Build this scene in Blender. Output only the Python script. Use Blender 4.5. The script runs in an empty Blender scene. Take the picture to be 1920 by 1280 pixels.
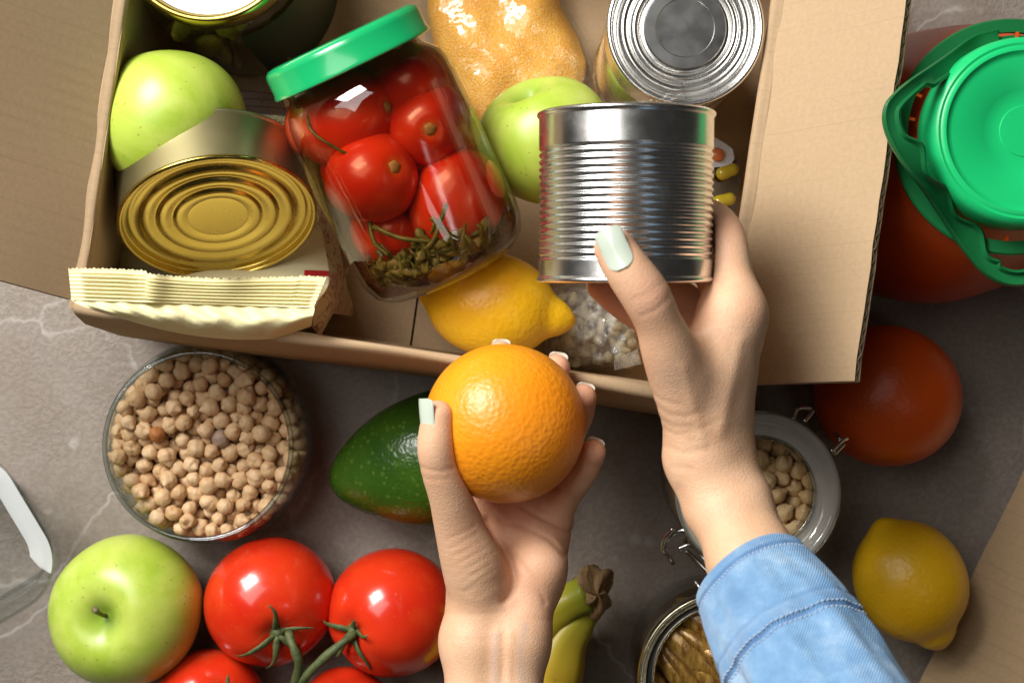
import bpy, math, random
import numpy as np
from mathutils import Vector, Matrix, Euler
R = math.radians
random.seed(7); rng = np.random.default_rng(11)
sc = bpy.context.scene
col = sc.collection

# ------------------------------------------------------------------ camera, world, lamps, exposure
HC = 0.80                                   # camera height over the table (m)
FPX = 1920 * 50 / 36.0
cam = bpy.data.cameras.new('camera'); cam.lens = 50; cam.sensor_width = 36
cam.clip_start = 0.02; cam.clip_end = 20
cam.dof.use_dof = True; cam.dof.focus_distance = 0.655; cam.dof.aperture_fstop = 13
co = bpy.data.objects.new('camera', cam); col.objects.link(co); co.location = (0, 0, HC)
sc.camera = co
w = bpy.data.worlds.new('World'); sc.world = w; w.use_nodes = True
w.node_tree.nodes['Background'].inputs[0].default_value = (1.0, 0.93, 0.86, 1)
w.node_tree.nodes['Background'].inputs[1].default_value = 0.02
def area(name, loc, target, size, power, color=(1, 1, 1), size_y=None):
    l = bpy.data.lights.new(name, 'AREA'); l.energy = power; l.color = color
    l.shape = 'RECTANGLE'; l.size = size; l.size_y = size_y or size
    o = bpy.data.objects.new(name, l); col.objects.link(o); o.location = loc
    o.rotation_euler = (Vector(target) - Vector(loc)).to_track_quat('-Z', 'Y').to_euler()
    return o
area('key_softbox', (-0.71, 0.80, 1.00), (-0.02, 0.0, 0.06), 0.62, 29, (1.0, 0.975, 0.94))
area('overhead_panel', (-0.58, 0.42, 1.26), (0.0, 0.0, 0.1), 0.85, 9, (1.0, 0.97, 0.94))
area('small_fill', (0.50, -0.36, 1.42), (0.0, 0.05, 0.1), 0.20, 0.3, (1.0, 0.95, 0.9))
sc.view_settings.view_transform = 'Standard'; sc.view_settings.look = 'None'
sc.view_settings.exposure = 0.0; sc.view_settings.gamma = 1.0; sc.view_settings.use_curve_mapping = False
sc.cycles.use_denoising = True
sc.cycles.max_bounces = 10; sc.cycles.transparent_max_bounces = 24
sc.cycles.sample_clamp_indirect = 6.0

# ------------------------------------------------------------------ helpers
def P(px, py, z):                            # the point at height z seen at that pixel of the photograph
    s = (HC - z) / FPX
    return np.array([(px - 960) * s, (640 - py) * s, z])
def S(z): return FPX / (HC - z)              # pixels per metre at height z
W = {}
def tag(o, label=None, cat=None, group=None, kind=None):
    if label: o['label'] = label
    if cat: o['category'] = cat
    if group: o['group'] = group
    if kind: o['kind'] = kind
    return o
def thing(name, label, cat, loc, group=None):
    o = bpy.data.objects.new(name, None); col.objects.link(o); o.location = loc
    o.empty_display_size = 0.02
    W[o] = np.array(loc, float)
    return tag(o, label, cat, group)
def make_mesh(name, verts, faces, m, smooth=True, angle=None, uv=None):
    me = bpy.data.meshes.new(name)
    me.from_pydata([tuple(map(float, v)) for v in verts], [], [tuple(int(i) for i in f) for f in faces]); me.update()
    if m:
        for mm in (m if isinstance(m, (list, tuple)) else [m]): me.materials.append(mm)
    if smooth:
        me.polygons.foreach_set('use_smooth', [True] * len(me.polygons))
        if angle is not None: me.set_sharp_from_angle(angle=R(angle))
    if uv is not None:
        l = me.uv_layers.new(name='UVMap')
        vi = np.empty(len(me.loops), int); me.loops.foreach_get('vertex_index', vi)
        l.data.foreach_set('uv', np.asarray(uv, float)[vi].ravel())
    return me
def obj(name, verts, faces, m, parent=None, smooth=True, angle=None, uv=None, base=None):
    """one mesh object from world-space vertices; a top-level one gets its origin at its base"""
    v = np.asarray(verts, float)
    if parent is not None: o0 = W[parent]
    else: o0 = np.array(base if base is not None else [*(v.max(0) + v.min(0))[:2] / 2, v[:, 2].min()], float)
    me = make_mesh(name, v - o0, faces, m, smooth, angle, uv)
    o = bpy.data.objects.new(name, me); col.objects.link(o)
    if parent is not None: o.parent = parent
    else: o.location = o0
    W[o] = o0
    return o
def xf(v, M=None, t=(0, 0, 0)):
    v = np.asarray(v, float)
    if M is not None: v = v @ np.asarray(M, float).T
    return v + np.asarray(t, float)
def frame(d, up=(0, 1, 0)):                  # matrix whose local z points along d
    d = np.array(d, float); d /= np.linalg.norm(d); u = np.array(up, float)
    if abs(d @ u) / np.linalg.norm(u) > .95: u = np.array([1., 0, 0])
    x = np.cross(u, d); x /= np.linalg.norm(x); y = np.cross(d, x)
    return np.stack([x, y, d], 1)
def rot(x=0, y=0, z=0): return np.array(Euler((R(x), R(y), R(z))).to_matrix())
def lathe(prof, seg=64, M=None, t=(0, 0, 0)):
    pr = np.array(prof, float); n = len(pr)
    a = np.arange(seg) * 2 * math.pi / seg
    v = np.stack([np.outer(np.cos(a), pr[:, 0]), np.outer(np.sin(a), pr[:, 0]), np.tile(pr[:, 1], (seg, 1))], 2).reshape(-1, 3)
    f = []
    for i in range(seg):
        j = (i + 1) % seg
        for k in range(n - 1):
            q = [i * n + k, j * n + k, j * n + k + 1, i * n + k + 1]
            f.append(q)
    return xf(v, M, t), f
def sphere_fn(fn, nu=48, nv=28):             # fn(theta from the top pole, phi) -> radius or point
    v, f = [], []
    for j in range(nv + 1):
        th = math.pi * j / nv
        if j in (0, nv): v.append(fn(th, 0.)); continue
        for i in range(nu): v.append(fn(th, 2 * math.pi * i / nu))
    def idx(j, i): return 0 if j == 0 else (1 + (nv - 1) * nu if j == nv else 1 + (j - 1) * nu + i % nu)
    for j in range(nv):
        for i in range(nu):
            q = [idx(j, i), idx(j + 1, i), idx(j + 1, i + 1), idx(j, i + 1)]
            q = [a for k, a in enumerate(q) if a not in q[:k]]
            f.append(q)
    return np.array(v), f
def loft(rings, cap0=True, cap1=True, closed=True):
    rings = [np.asarray(r, float) for r in rings]; n = len(rings[0]); v = np.concatenate(rings); f = []
    for k in range(len(rings) - 1):
        for i in range(n if closed else n - 1):
            j = (i + 1) % n
            f.append([k * n + i, k * n + j, (k + 1) * n + j, (k + 1) * n + i])
    if closed:
        if cap0: v = np.vstack([v, rings[0].mean(0)]); c = len(v) - 1; f += [[c, (i + 1) % n, i] for i in range(n)]
        if cap1:
            v = np.vstack([v, rings[-1].mean(0)]); c = len(v) - 1; b = (len(rings) - 1) * n
            f += [[c, b + i, b + (i + 1) % n] for i in range(n)]
    return v, f
def tube(pts, rad, seg=10, flat=1.0, cap=True):
    pts = np.asarray(pts, float); n = len(pts)
    rad = np.full(n, rad, float) if np.isscalar(rad) else np.asarray(rad, float)
    tan = np.gradient(pts, axis=0); tan /= np.linalg.norm(tan, axis=1)[:, None] + 1e-12
    u = np.cross(tan[0], [0, 0, 1.]);  u = u if np.linalg.norm(u) > 1e-3 else np.array([1., 0, 0])
    rings = []
    for k in range(n):
        u = u - tan[k] * (u @ tan[k]); u /= np.linalg.norm(u); b = np.cross(tan[k], u)
        a = np.arange(seg) * 2 * math.pi / seg
        rings.append(pts[k] + rad[k] * (np.outer(np.cos(a), u) + flat * np.outer(np.sin(a), b)))
    return loft(rings, cap, cap)
def spline(pts, n=24):                       # Catmull-Rom through the points
    p = np.asarray(pts, float); p = np.vstack([2 * p[0] - p[1], p, 2 * p[-1] - p[-2]]); out = []
    m = len(p) - 3
    for s in np.linspace(0, m - 1e-6, n):
        k = int(s); t = s - k; a, b, c, d = p[k:k + 4]
        out.append(.5 * (2 * b + (c - a) * t + (2 * a - 5 * b + 4 * c - d) * t * t + (3 * b - a - 3 * c + d) * t ** 3))
    return np.array(out)
def join(parts):
    V, F, o = [], [], 0
    for v, f in parts:
        V.append(np.asarray(v)); F += [[i + o for i in q] for q in f]; o += len(v)
    return np.concatenate(V), F
def box8(c, M=None, t=(0, 0, 0)):
    c = np.asarray(c, float) / 2
    v = np.array([[x, y, z] for x in (-1, 1) for y in (-1, 1) for z in (-1, 1)]) * c
    return xf(v, M, t), [[0, 1, 3, 2], [4, 6, 7, 5], [0, 4, 5, 1], [2, 3, 7, 6], [0, 2, 6, 4], [1, 5, 7, 3]]
_ph = rng.uniform(0, 6.28, (40, 3)); _fr = rng.normal(0, 1, (40, 3))
def wob(p, freq, amp, k=0):                  # cheap smooth noise of a point
    p = np.asarray(p, float); s = 0
    for i in range(k, k + 6): s += math.sin(float(_fr[i % 40] @ p) * freq + _ph[i % 40, 0])
    return amp * s / 2.4

# ------------------------------------------------------------------ materials
class NT:
    def __init__(s, name):
        s.m = bpy.data.materials.new(name); s.m.use_nodes = True; s.t = s.m.node_tree
        s.b = s.t.nodes['Principled BSDF']; s.out = s.t.nodes['Material Output']
    def n(s, typ, **kw):
        nd = s.t.nodes.new(typ)
        for k, v in kw.items():
            if k == 'op': nd.operation = v
            elif hasattr(nd, k) and not k.startswith('i_'): setattr(nd, k, v)
        return nd
    def l(s, a, b): s.t.links.new(a, b)
    def coord(s, kind='Object'): return s.n('ShaderNodeTexCoord').outputs[kind]
    def mapped(s, scale=(1, 1, 1), rotz=0, kind='Object', loc=(0, 0, 0)):
        mp = s.n('ShaderNodeMapping'); mp.inputs['Scale'].default_value = scale; mp.inputs['Rotation'].default_value = (0, 0, rotz); mp.inputs['Location'].default_value = loc
        s.l(s.coord(kind), mp.inputs[0]); return mp.outputs[0]
    def noise(s, scale, detail=4, rough=.55, vec=None, dist=0):
        nd = s.n('ShaderNodeTexNoise'); nd.inputs['Scale'].default_value = scale; nd.inputs['Detail'].default_value = detail
        nd.inputs['Roughness'].default_value = rough; nd.inputs['Distortion'].default_value = dist
        s.l(vec if vec is not None else s.coord(), nd.inputs['Vector']); return nd.outputs[0]
    def voro(s, scale, feature='F1', vec=None, rnd=1.0):
        nd = s.n('ShaderNodeTexVoronoi'); nd.feature = feature; nd.inputs['Scale'].default_value = scale; nd.inputs['Randomness'].default_value = rnd
        s.l(vec if vec is not None else s.coord(), nd.inputs['Vector']); return nd
    def ramp(s, fac, stops, interp='LINEAR'):
        nd = s.n('ShaderNodeValToRGB'); cr = nd.color_ramp; cr.interpolation = interp
        while len(cr.elements) > len(stops): cr.elements.remove(cr.elements[-1])
        while len(cr.elements) < len(stops): cr.elements.new(.5)
        for e, (p, c) in zip(cr.elements, stops):
            e.position = p; e.color = (*c, 1) if not np.isscalar(c) else (c, c, c, 1)
        s.l(fac, nd.inputs[0]); return nd.outputs[0]
    def mix(s, fac, a, b, mode='MIX'):
        nd = s.n('ShaderNodeMix'); nd.data_type = 'RGBA'; nd.blend_type = mode
        for sock, v in ((nd.inputs[0], fac), (nd.inputs[6], a), (nd.inputs[7], b)):
            if hasattr(v, 'node'): s.l(v, sock)
            elif np.isscalar(v): sock.default_value = v
            else: sock.default_value = (*v, 1)
        return nd.outputs[2]
    def math(s, op, a, b=None, clamp=False):
        nd = s.n('ShaderNodeMath', op=op); nd.use_clamp = clamp
        for sock, v in ((nd.inputs[0], a), (nd.inputs[1], b)):
            if v is None: continue
            if hasattr(v, 'node'): s.l(v, sock)
            else: sock.default_value = v
        return nd.outputs[0]
    def sep(s, vec):
        nd = s.n('ShaderNodeSeparateXYZ'); s.l(vec, nd.inputs[0]); return nd.outputs
    def bump(s, h, strength=.3, dist=.001, prev=None):
        nd = s.n('ShaderNodeBump'); nd.inputs['Strength'].default_value = strength; nd.inputs['Distance'].default_value = dist
        s.l(h, nd.inputs['Height'])
        if prev is not None: s.l(prev, nd.inputs['Normal'])
        s.l(nd.outputs[0], s.b.inputs['Normal']); return nd.outputs[0]
    def set(s, **kw):
        names = dict(color='Base Color', rough='Roughness', metal='Metallic', spec='Specular IOR Level', sss='Subsurface Weight', ssr='Subsurface Radius', sscale='Subsurface Scale',
                     coat='Coat Weight', coatr='Coat Roughness', ior='IOR', trans='Transmission Weight', sheen='Sheen Weight', alpha='Alpha', aniso='Anisotropic')
        for k, v in kw.items():
            sock = s.b.inputs[names[k]]
            if hasattr(v, 'node'): s.l(v, sock)
            elif k == 'color': sock.default_value = (*v, 1)
            else: sock.default_value = v
        return s
def simple(name, color, rough=.5, **kw):
    s = NT(name); v = s.noise(60, 3)
    c = s.mix(v, tuple(x * .9 for x in color), tuple(min(1, x * 1.08) for x in color))
    s.set(color=c, rough=rough, **kw); return s.m
def thin_glass(name, tint=(.97, .985, .98), edge=(.55, .62, .6), power=2.0, rough=0.0, gain=1.0, base=.045, bumps=None, haze=0):
    s = NT(name); s.t.nodes.remove(s.b)
    lw = s.n('ShaderNodeLayerWeight'); lw.inputs[0].default_value = .5
    gl = s.n('ShaderNodeBsdfGlossy'); gl.inputs['Roughness'].default_value = rough; gl.inputs[0].default_value = (1, 1, 1, 1)
    tr = s.n('ShaderNodeBsdfTransparent')
    p = s.math('POWER', lw.outputs['Facing'], power)
    s.l(s.mix(p, tint, edge), tr.inputs[0])
    fr = s.math('ADD', s.math('MULTIPLY', s.math('POWER', lw.outputs['Facing'], 4.5), .75 * gain), base)
    mx = s.n('ShaderNodeMixShader'); s.l(fr, mx.inputs[0]); s.l(tr.outputs[0], mx.inputs[1]); s.l(gl.outputs[0], mx.inputs[2])
    s.l(mx.outputs[0], s.out.inputs[0])
    if haze:
        df = s.n('ShaderNodeBsdfDiffuse'); df.inputs[0].default_value = (.9, .89, .86, 1); m2 = s.n('ShaderNodeMixShader')
        s.l(s.math('MULTIPLY', s.ramp(s.noise(90, 4, .6, dist=1.5), [(.35, .25), (.65, 1)]), haze), m2.inputs[0]); s.l(mx.outputs[0], m2.inputs[1]); s.l(df.outputs[0], m2.inputs[2]); s.l(m2.outputs[0], s.out.inputs[0])
    if bumps:
        b = s.n('ShaderNodeBump'); b.inputs['Strength'].default_value = bumps[1]; b.inputs['Distance'].default_value = bumps[2]
        s.l(s.noise(bumps[0], 3, .5), b.inputs['Height']); s.l(b.outputs[0], gl.inputs['Normal'])
    return s.m
M = {}
# table: grey brown stone with pale veins and a fine pitted relief
s = NT('table_stone'); o_ = s.coord()
big = s.noise(5, 5, .6); mid = s.noise(28, 6, .65); fine = s.noise(330, 5, .65, dist=.15)
c = s.ramp(big, [(.3, (.222, .176, .138)), (.72, (.335, .284, .232))])
c = s.mix(s.ramp(mid, [(.42, 0), (.72, .55)]), c, (.37, .335, .30))
c = s.mix(s.ramp(fine, [(.40, .35), (.6, 0)]), c, (.15, .126, .107))
nd = s.n('ShaderNodeTexNoise'); nd.inputs['Scale'].default_value = 9; nd.inputs['Detail'].default_value = 5
s.l(o_, nd.inputs['Vector'])
warp = s.mix(.12, o_, nd.outputs[1])
vn = s.voro(8.5, 'DISTANCE_TO_EDGE', warp)
vein = s.ramp(vn.outputs[0], [(0, .8), (.005, .45), (.014, 0)])
vein = s.math('MULTIPLY', vein, s.ramp(s.noise(14, 3), [(.36, 0), (.55, 1)]))
c = s.mix(vein, c, (.46, .42, .38))
sp = s.voro(42); spk = s.math('MULTIPLY', s.ramp(sp.outputs[0], [(.10, 1), (.17, 0)]), s.ramp(s.noise(23, 2), [(.55, 0), (.62, .7)]))
c = s.mix(spk, c, (.40, .37, .34))
s.set(color=c, rough=s.ramp(mid, [(.3, .42), (.7, .62)]))
h = s.math('ADD', s.math('MULTIPLY', s.ramp(fine, [(.42, 0), (.56, 1)]), s.ramp(s.noise(11, 2), [(.40, .15), (.65, 1)])), s.math('MULTIPLY', mid, .6))
s.bump(h, .5, .0006); M['table'] = s.m
# cardboard: uv in metres, u along the hinge, flutes run across it
def cardboard(name, base, lines=.5, pitch=.0062):
    s = NT(name); uv = s.coord('UV')
    fib = s.noise(420, 5, .75, vec=uv); blot = s.noise(24, 4, vec=uv)
    c = s.mix(s.ramp(fib, [(.3, 0), (.7, 1)]), tuple(x * .90 for x in base), tuple(x * 1.06 for x in base))
    c = s.mix(s.ramp(blot, [(.35, .16), (.65, 0)]), c, tuple(x * .82 for x in base))
    u = s.sep(uv)[0]
    ph = s.math('FRACT', s.math('DIVIDE', u, pitch))
    ln = s.ramp(ph, [(0, 1), (.035, .5), (.08, 0), (.95, 0), (1, 1)])
    var = s.ramp(s.noise(1, 3, vec=s.mapped((150, 9, 1), kind='UV')), [(.40, 0), (.62, 1)])
    c = s.mix(s.math('MULTIPLY', s.math('MULTIPLY', ln, var), lines), c, tuple(x * .6 for x in base))
    sp = s.voro(900, vec=uv); c = s.mix(s.ramp(sp.outputs[0], [(.08, .35), (.2, 0)]), c, tuple(x * .55 for x in base))
    scf = s.math('MULTIPLY', s.ramp(s.noise(1, 5, .7, vec=s.mapped((30, 160, 1), .5, 'UV')), [(.60, 0), (.72, .35)]), s.ramp(s.noise(9, 2, vec=uv), [(.45, 0), (.6, 1)]))
    c = s.mix(scf, c, tuple(min(1, x * 1.25) for x in base))
    s.set(color=c, rough=.8, spec=.2)
    h = s.math('ADD', s.math('MULTIPLY', s.math('SINE', s.math('MULTIPLY', u, 2 * math.pi / pitch)), s.math('MULTIPLY', s.ramp(s.noise(16, 2, vec=uv), [(.4, 0), (.7, 1)]), .5)), s.math('MULTIPLY', fib, .7))
    s.bump(h, .22, .0004); return s.m
M['card'] = cardboard('cardboard_liner', (.49, .345, .205), .32)
M['card2'] = cardboard('cardboard_lined', (.44, .305, .17), .5, .0078)
M['flute'] = simple('cardboard_fluting', (.52, .39, .25), .85)
# fruit
def peel(name, a, b, scale, strength, rough=.36, sss=.12, speck=None, big=9):
    s = NT(name); v = s.voro(scale); n1 = s.noise(big, 4); n2 = s.noise(70, 3)
    c = s.mix(s.ramp(n1, [(.3, 0), (.7, 1)]), a, b)
    c = s.mix(s.ramp(v.outputs[0], [(.0, .32), (.35, 0)]), c, tuple(x * .8 for x in a))
    if speck: c = s.mix(s.ramp(s.voro(scale * .55).outputs[0], [(.16, speck[1]), (.32, 0)]), c, speck[0])
    s.set(color=c, rough=rough, sss=sss, ssr=(1, .5, .15), sscale=.003, coat=.15, coatr=.3)
    h = s.math('ADD', s.math('MULTIPLY', s.ramp(v.outputs[0], [(0, 0), (.7, 1)]), .55), s.math('MULTIPLY', s.noise(scale * .75, 2), 1.1)); h = s.math('ADD', h, s.math('MULTIPLY', n2, .8))
    s.bump(h, strength, .0007); return s.m
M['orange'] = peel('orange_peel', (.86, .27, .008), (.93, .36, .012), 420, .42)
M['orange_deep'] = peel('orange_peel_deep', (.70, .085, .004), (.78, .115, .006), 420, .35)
M['lemon'] = peel('lemon_peel', (.84, .46, .008), (.90, .56, .015), 380, .34)
M['lemon_deep'] = peel('lemon_peel_deep', (.84, .44, .006), (.88, .52, .012), 380, .32)
M['avocado'] = peel('avocado_skin', (.022, .075, .007), (.055, .135, .010), 420, .42, .25, .03, ((.11, .19, .025), .7), 22)
s = NT('green_apple_skin'); zc = s.sep(s.coord())[2]
rad = s.math('SQRT', s.math('ADD', s.math('POWER', s.sep(s.coord())[0], 2), s.math('POWER', s.sep(s.coord())[1], 2)))
n1 = s.noise(18, 4); n2 = s.noise(1, 4, vec=s.mapped((90, 90, 12)))
c = s.mix(s.ramp(n1, [(.3, 0), (.75, 1)]), (.34, .50, .04), (.53, .64, .09))
c = s.mix(s.ramp(n2, [(.4, 0), (.8, .7)]), c, (.62, .69, .16)); c = s.mix(s.ramp(s.noise(34, 5, .7), [(.55, 0), (.8, .3)]), c, (.40, .44, .05))
c = s.mix(s.ramp(s.math('MULTIPLY', rad, 28), [(.06, .85), (.36, 0)]), c, (.20, .33, .03))
sp = s.voro(210); ok = s.ramp(s.noise(60, 2), [(.42, 0), (.52, 1)])
c = s.mix(s.math('MULTIPLY', s.ramp(sp.outputs[0], [(.08, .75), (.15, 0)]), ok), c, (.28, .26, .06))
s.set(color=c, rough=.36, sss=.12, ssr=(.6, .8, .15), sscale=.004, coat=.14, coatr=.2)
s.bump(s.noise(140, 3), .06, .0006); M['apple'] = s.m
def tomato_mat(name, a, b, rough=.22):
    s = NT(name); n1 = s.noise(22, 3)
    c = s.mix(s.ramp(n1, [(.3, 0), (.7, 1)]), a, b)
    zz = s.sep(s.coord()); r2 = s.math('SQRT', s.math('ADD', s.math('POWER', zz[0], 2), s.math('POWER', zz[1], 2)))
    c = s.mix(s.math('MULTIPLY', s.ramp(s.math('MULTIPLY', r2, 60), [(.05, .7), (.35, 0)]), s.math('GREATER_THAN', zz[2], 0)), c, (.72, .23, .03))
    s.set(color=c, rough=rough, sss=.15, ssr=(1, .2, .08), sscale=.004, coat=.4, coatr=.08)
    c = s.mix(s.ramp(s.noise(70, 4, .6), [(.5, 0), (.75, .3)]), c, (.74, .10, .015)); c = s.mix(s.ramp(s.voro(260).outputs[0], [(.05, .35), (.12, 0)]), c, (.80, .22, .06)); s.set(color=c); s.bump(s.noise(300, 2), .035, .0004); return s.m
M['tomato'] = tomato_mat('tomato_skin', (.62, .020, .006), (.74, .045, .010))
M['pickled'] = tomato_mat('pickled_tomato_skin', (.60, .022, .006), (.72, .06, .012), .3)
def veg(name, a, b, sc1=40, rough=.6, **kw):
    s = NT(name); c = s.mix(s.ramp(s.noise(sc1, 5, .65), [(.3, 0), (.7, 1)]), a, b)
    s.set(color=c, rough=rough, **kw); s.bump(s.noise(sc1 * 6, 4), .25, .0006); return s.m
M['stem_green'] = veg('vine_green', (.03, .055, .014), (.13, .15, .05), 260)
M['apple_stem'] = veg('apple_stem', (.10, .075, .03), (.20, .17, .06), 200)
M['scar'] = veg('stem_scar', (.25, .15, .04), (.45, .33, .12), 500)
M['herb'] = veg('pickling_herb', (.035, .075, .010), (.20, .22, .045), 170, .4)
M['pickle'] = veg('pickled_vegetable', (.26, .22, .02), (.60, .48, .08), 70, .35)
M['carrot'] = veg('carrot_piece', (.55, .15, .02), (.62, .2, .03), 70, .4)
# banana
s = NT('banana_peel'); n1 = s.noise(26, 4); at = s.n('ShaderNodeAttribute'); at.attribute_name = 'tip'
c = s.mix(s.ramp(n1, [(.3, 0), (.7, 1)]), (.58, .36, .02), (.66, .44, .035))
c = s.mix(at.outputs['Fac'], c, (.30, .36, .025))
c = s.mix(s.ramp(s.voro(120).outputs[0], [(.05, .5), (.1, 0)]), c, (.2, .11, .03))
s.set(color=c, rough=.45, sss=.08, ssr=(1, .7, .1), sscale=.003); s.bump(s.noise(90, 3), .12, .0006); M['banana'] = s.m
s = NT('banana_crown'); c = s.ramp(s.noise(1, 6, .7, vec=s.mapped((420, 90, 200), .8)), [(.3, (.12, .06, .02)), (.48, (.34, .21, .09)), (.70, (.54, .38, .20))])
s.set(color=c, rough=.85); s.bump(s.noise(1, 5, .7, vec=s.mapped((700, 120, 300), .8)), .9, .001); M['crown'] = s.m
# pulses
def pulse(name, a, b, d, red):
    s = NT(name); oi = s.n('ShaderNodeObjectInfo').outputs['Random']
    c = s.mix(s.ramp(oi, [(0, 0), (1, 1)]), a, b)
    c = s.mix(s.ramp(s.noise(190, 4, .6), [(.42, 0), (.75, .55)]), c, d)
    c = s.mix(s.ramp(s.math('FRACT', s.math('MULTIPLY', oi, 7.31)), [(.86, 0), (1, .7)]), c, red)
    s.set(color=c, rough=.55, sss=.08, ssr=(1, .6, .35), sscale=.0015); s.bump(s.noise(420, 4, .6), .4, .0006); return s.m
M['pea'] = pulse('chickpea_skin', (.62, .40, .205), (.74, .52, .30), (.46, .27, .12), (.50, .28, .11))
M['pea_red'] = pulse('chickpea_red', (.40, .15, .04), (.42, .16, .045), (.3, .1, .03), (.4, .15, .04))
M['pea_grey'] = pulse('chickpea_grey', (.36, .25, .18), (.38, .27, .2), (.26, .17, .12), (.36, .25, .18))
M['bean'] = pulse('bean_skin', (.68, .44, .20), (.80, .58, .31), (.54, .31, .11), (.58, .30, .10))
# metal, glass, plastic
def metal(name, color, rough, sc1=200, stretch=(1, 1, 1), bumpy=.03):
    s = NT(name); v = s.noise(1, 4, .6, vec=s.mapped(tuple(sc1 * x for x in stretch)))
    s.set(color=color, metal=1.0, rough=s.ramp(v, [(.3, rough * .8), (.7, rough * 1.25)])); s.bump(v, bumpy, .0003); return s.m
M['tin'] = metal('tin_plate', (.84, .83, .80), .25, 60, (1, 1, 1), .012)
M['tin_matte'] = metal('tin_plate_matte', (.27, .27, .26), .36, 60, (1, 1, 1), .01)
M['gold'] = metal('gold_lacquer', (.54, .40, .10), .24, 60, (1, 1, 1), .01)
M['gold_side'] = metal('gold_side', (.30, .262, .135), .48, 8, (1, 1, 1), .0)
M['wire'] = metal('steel_wire', (.62, .62, .60), .2)
M['glass'] = thin_glass('clear_glass')
M['glass_jar'] = thin_glass('jar_glass', (.97, .985, .96), (.42, .45, .36), 3.2, rough=.05, base=.055)
M['brine'] = thin_glass('tomato_brine', (.95, .74, .58), (.28, .05, .02), 1.3, base=.02, gain=.3)
M['glass_rim'] = thin_glass('rim_glass', (.86, .90, .89), (.06, .09, .09), 1.3, base=.06)
M['plastic_clear'] = thin_glass('clear_plastic', (.90, .92, .92), (.42, .46, .46), 2.0, .04, 1.0, .07)
M['film'] = thin_glass('clear_film', (.97, .97, .96), (.85, .85, .84), 1.6, .12, .8, .05, (55, .55, .006), haze=.03)
M['film_milky'] = thin_glass('milky_film', (.97, .97, .96), (.85, .85, .84), 1.6, .12, .9, .07, (80, .8, .008), haze=.42)
s = NT('frosted_lid_glass'); s.set(color=(.62, .60, .54), rough=.10, trans=.45, ior=1.4, coat=.6, coatr=.03); s.bump(s.noise(300, 2), .05, .0003); M['lid_glass'] = s.m
def plastic(name, color, rough=.3, **kw):
    s = NT(name); c = s.mix(s.noise(30, 3), tuple(x * .92 for x in color), tuple(min(1, x * 1.06) for x in color))
    s.set(color=c, rough=rough, **kw); s.bump(s.noise(160, 3), .04, .0004); return s.m
M['lid_green'] = plastic('green_enamel', (.010, .40, .13), .22, coat=.4, coatr=.1)
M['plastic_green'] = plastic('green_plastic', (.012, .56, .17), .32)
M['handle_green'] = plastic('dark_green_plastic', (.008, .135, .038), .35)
M['jug'] = plastic('orange_canister_plastic', (.66, .075, .006), .3, sss=.2, ssr=(1, .2, .05), sscale=.006)
M['milky'] = plastic('milky_plastic', (.86, .90, .90), .12, coat=.8, coatr=.03, alpha=.6)  # near-white colour stands in for softbox glare on the container edge
M['white'] = plastic('white_enamel', (.85, .85, .83), .25)  # softbox reflection on the pickle jar lid, put into the colour
M['dark_label'] = plastic('dark_green_label', (.004, .020, .006), .5)
M['capsule'] = plastic('amber_capsule', (.48, .36, .02), .12, sss=.2, ssr=(1, .7, .1), sscale=.003, coat=.6, coatr=.05)
M['pill'] = plastic('orange_pill', (.80, .22, .07), .3)
s = NT('blister_foil'); st = s.sep(s.mapped((1, 1, 1), R(-25)))[0]
c = s.ramp(s.math('FRACT', s.math('MULTIPLY', st, 700)), [(0, (.45, .47, .52)), (.3, (.72, .74, .78)), (1, (.78, .8, .84))])
s.set(color=c, rough=.35, metal=.2); M['foil'] = s.m
# paper of the packet
s = NT('cream_paper'); c = s.ramp(s.noise(45, 4), [(.3, (.76, .69, .36)), (.7, (.82, .75, .43))])
s.set(color=c, rough=.5, spec=.4, sss=.05, sscale=.002); hb = s.noise(60, 4, .6, dist=.5); s.bump(hb, .5, .002); M['paper'] = s.m
s = NT('printed_paper'); uv = s.sep(s.coord('UV'))                    # the printed face of the packet: a ruled table at the back end, red bars near the front end
c = s.ramp(s.noise(45, 4), [(.3, (.72, .66, .40)), (.7, (.78, .72, .46))])
rows = s.ramp(s.math('FRACT', s.math('MULTIPLY', uv[1], 30)), [(0, 1), (.13, 1), (.2, 0)], 'LINEAR')
area_ = s.math('MULTIPLY', s.math('LESS_THAN', uv[1], .36), s.math('GREATER_THAN', uv[0], .35))
txt = s.math('MULTIPLY', s.math('MULTIPLY', s.ramp(s.noise(1, 2, vec=s.mapped((170, 60, 1), kind='UV')), [(.52, 0), (.56, 1)]), s.math('GREATER_THAN', uv[0], .84)), s.math('LESS_THAN', uv[1], .62))
colm = s.math('MULTIPLY', s.math('COMPARE', s.math('FRACT', s.math('MULTIPLY', uv[0], 4)), .5), area_)
s.t.nodes[-1]; ink = s.math('MAXIMUM', s.math('MULTIPLY', rows, area_), s.math('MULTIPLY', txt, .8))
c = s.mix(s.math('MULTIPLY', ink, .85), c, (.03, .025, .02))
head = s.math('MULTIPLY', s.math('LESS_THAN', uv[1], .10), s.math('GREATER_THAN', uv[0], .35)); c = s.mix(s.math('MULTIPLY', head, .9), c, (.05, .01, .01))
red = s.math('MULTIPLY', s.math('LESS_THAN', uv[0], .085), s.math('COMPARE', uv[1], .70)); 
s.t.nodes[-1].inputs[2].default_value = .012
for nd in s.t.nodes:
    if nd.type == 'MATH' and nd.operation == 'COMPARE': nd.inputs[2].default_value = .012
c = s.mix(red, c, (.50, .012, .02)); red2 = s.math('MULTIPLY', s.math('GREATER_THAN', uv[0], .90), s.math('COMPARE', uv[1], .82)); s.t.nodes[-1]
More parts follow.
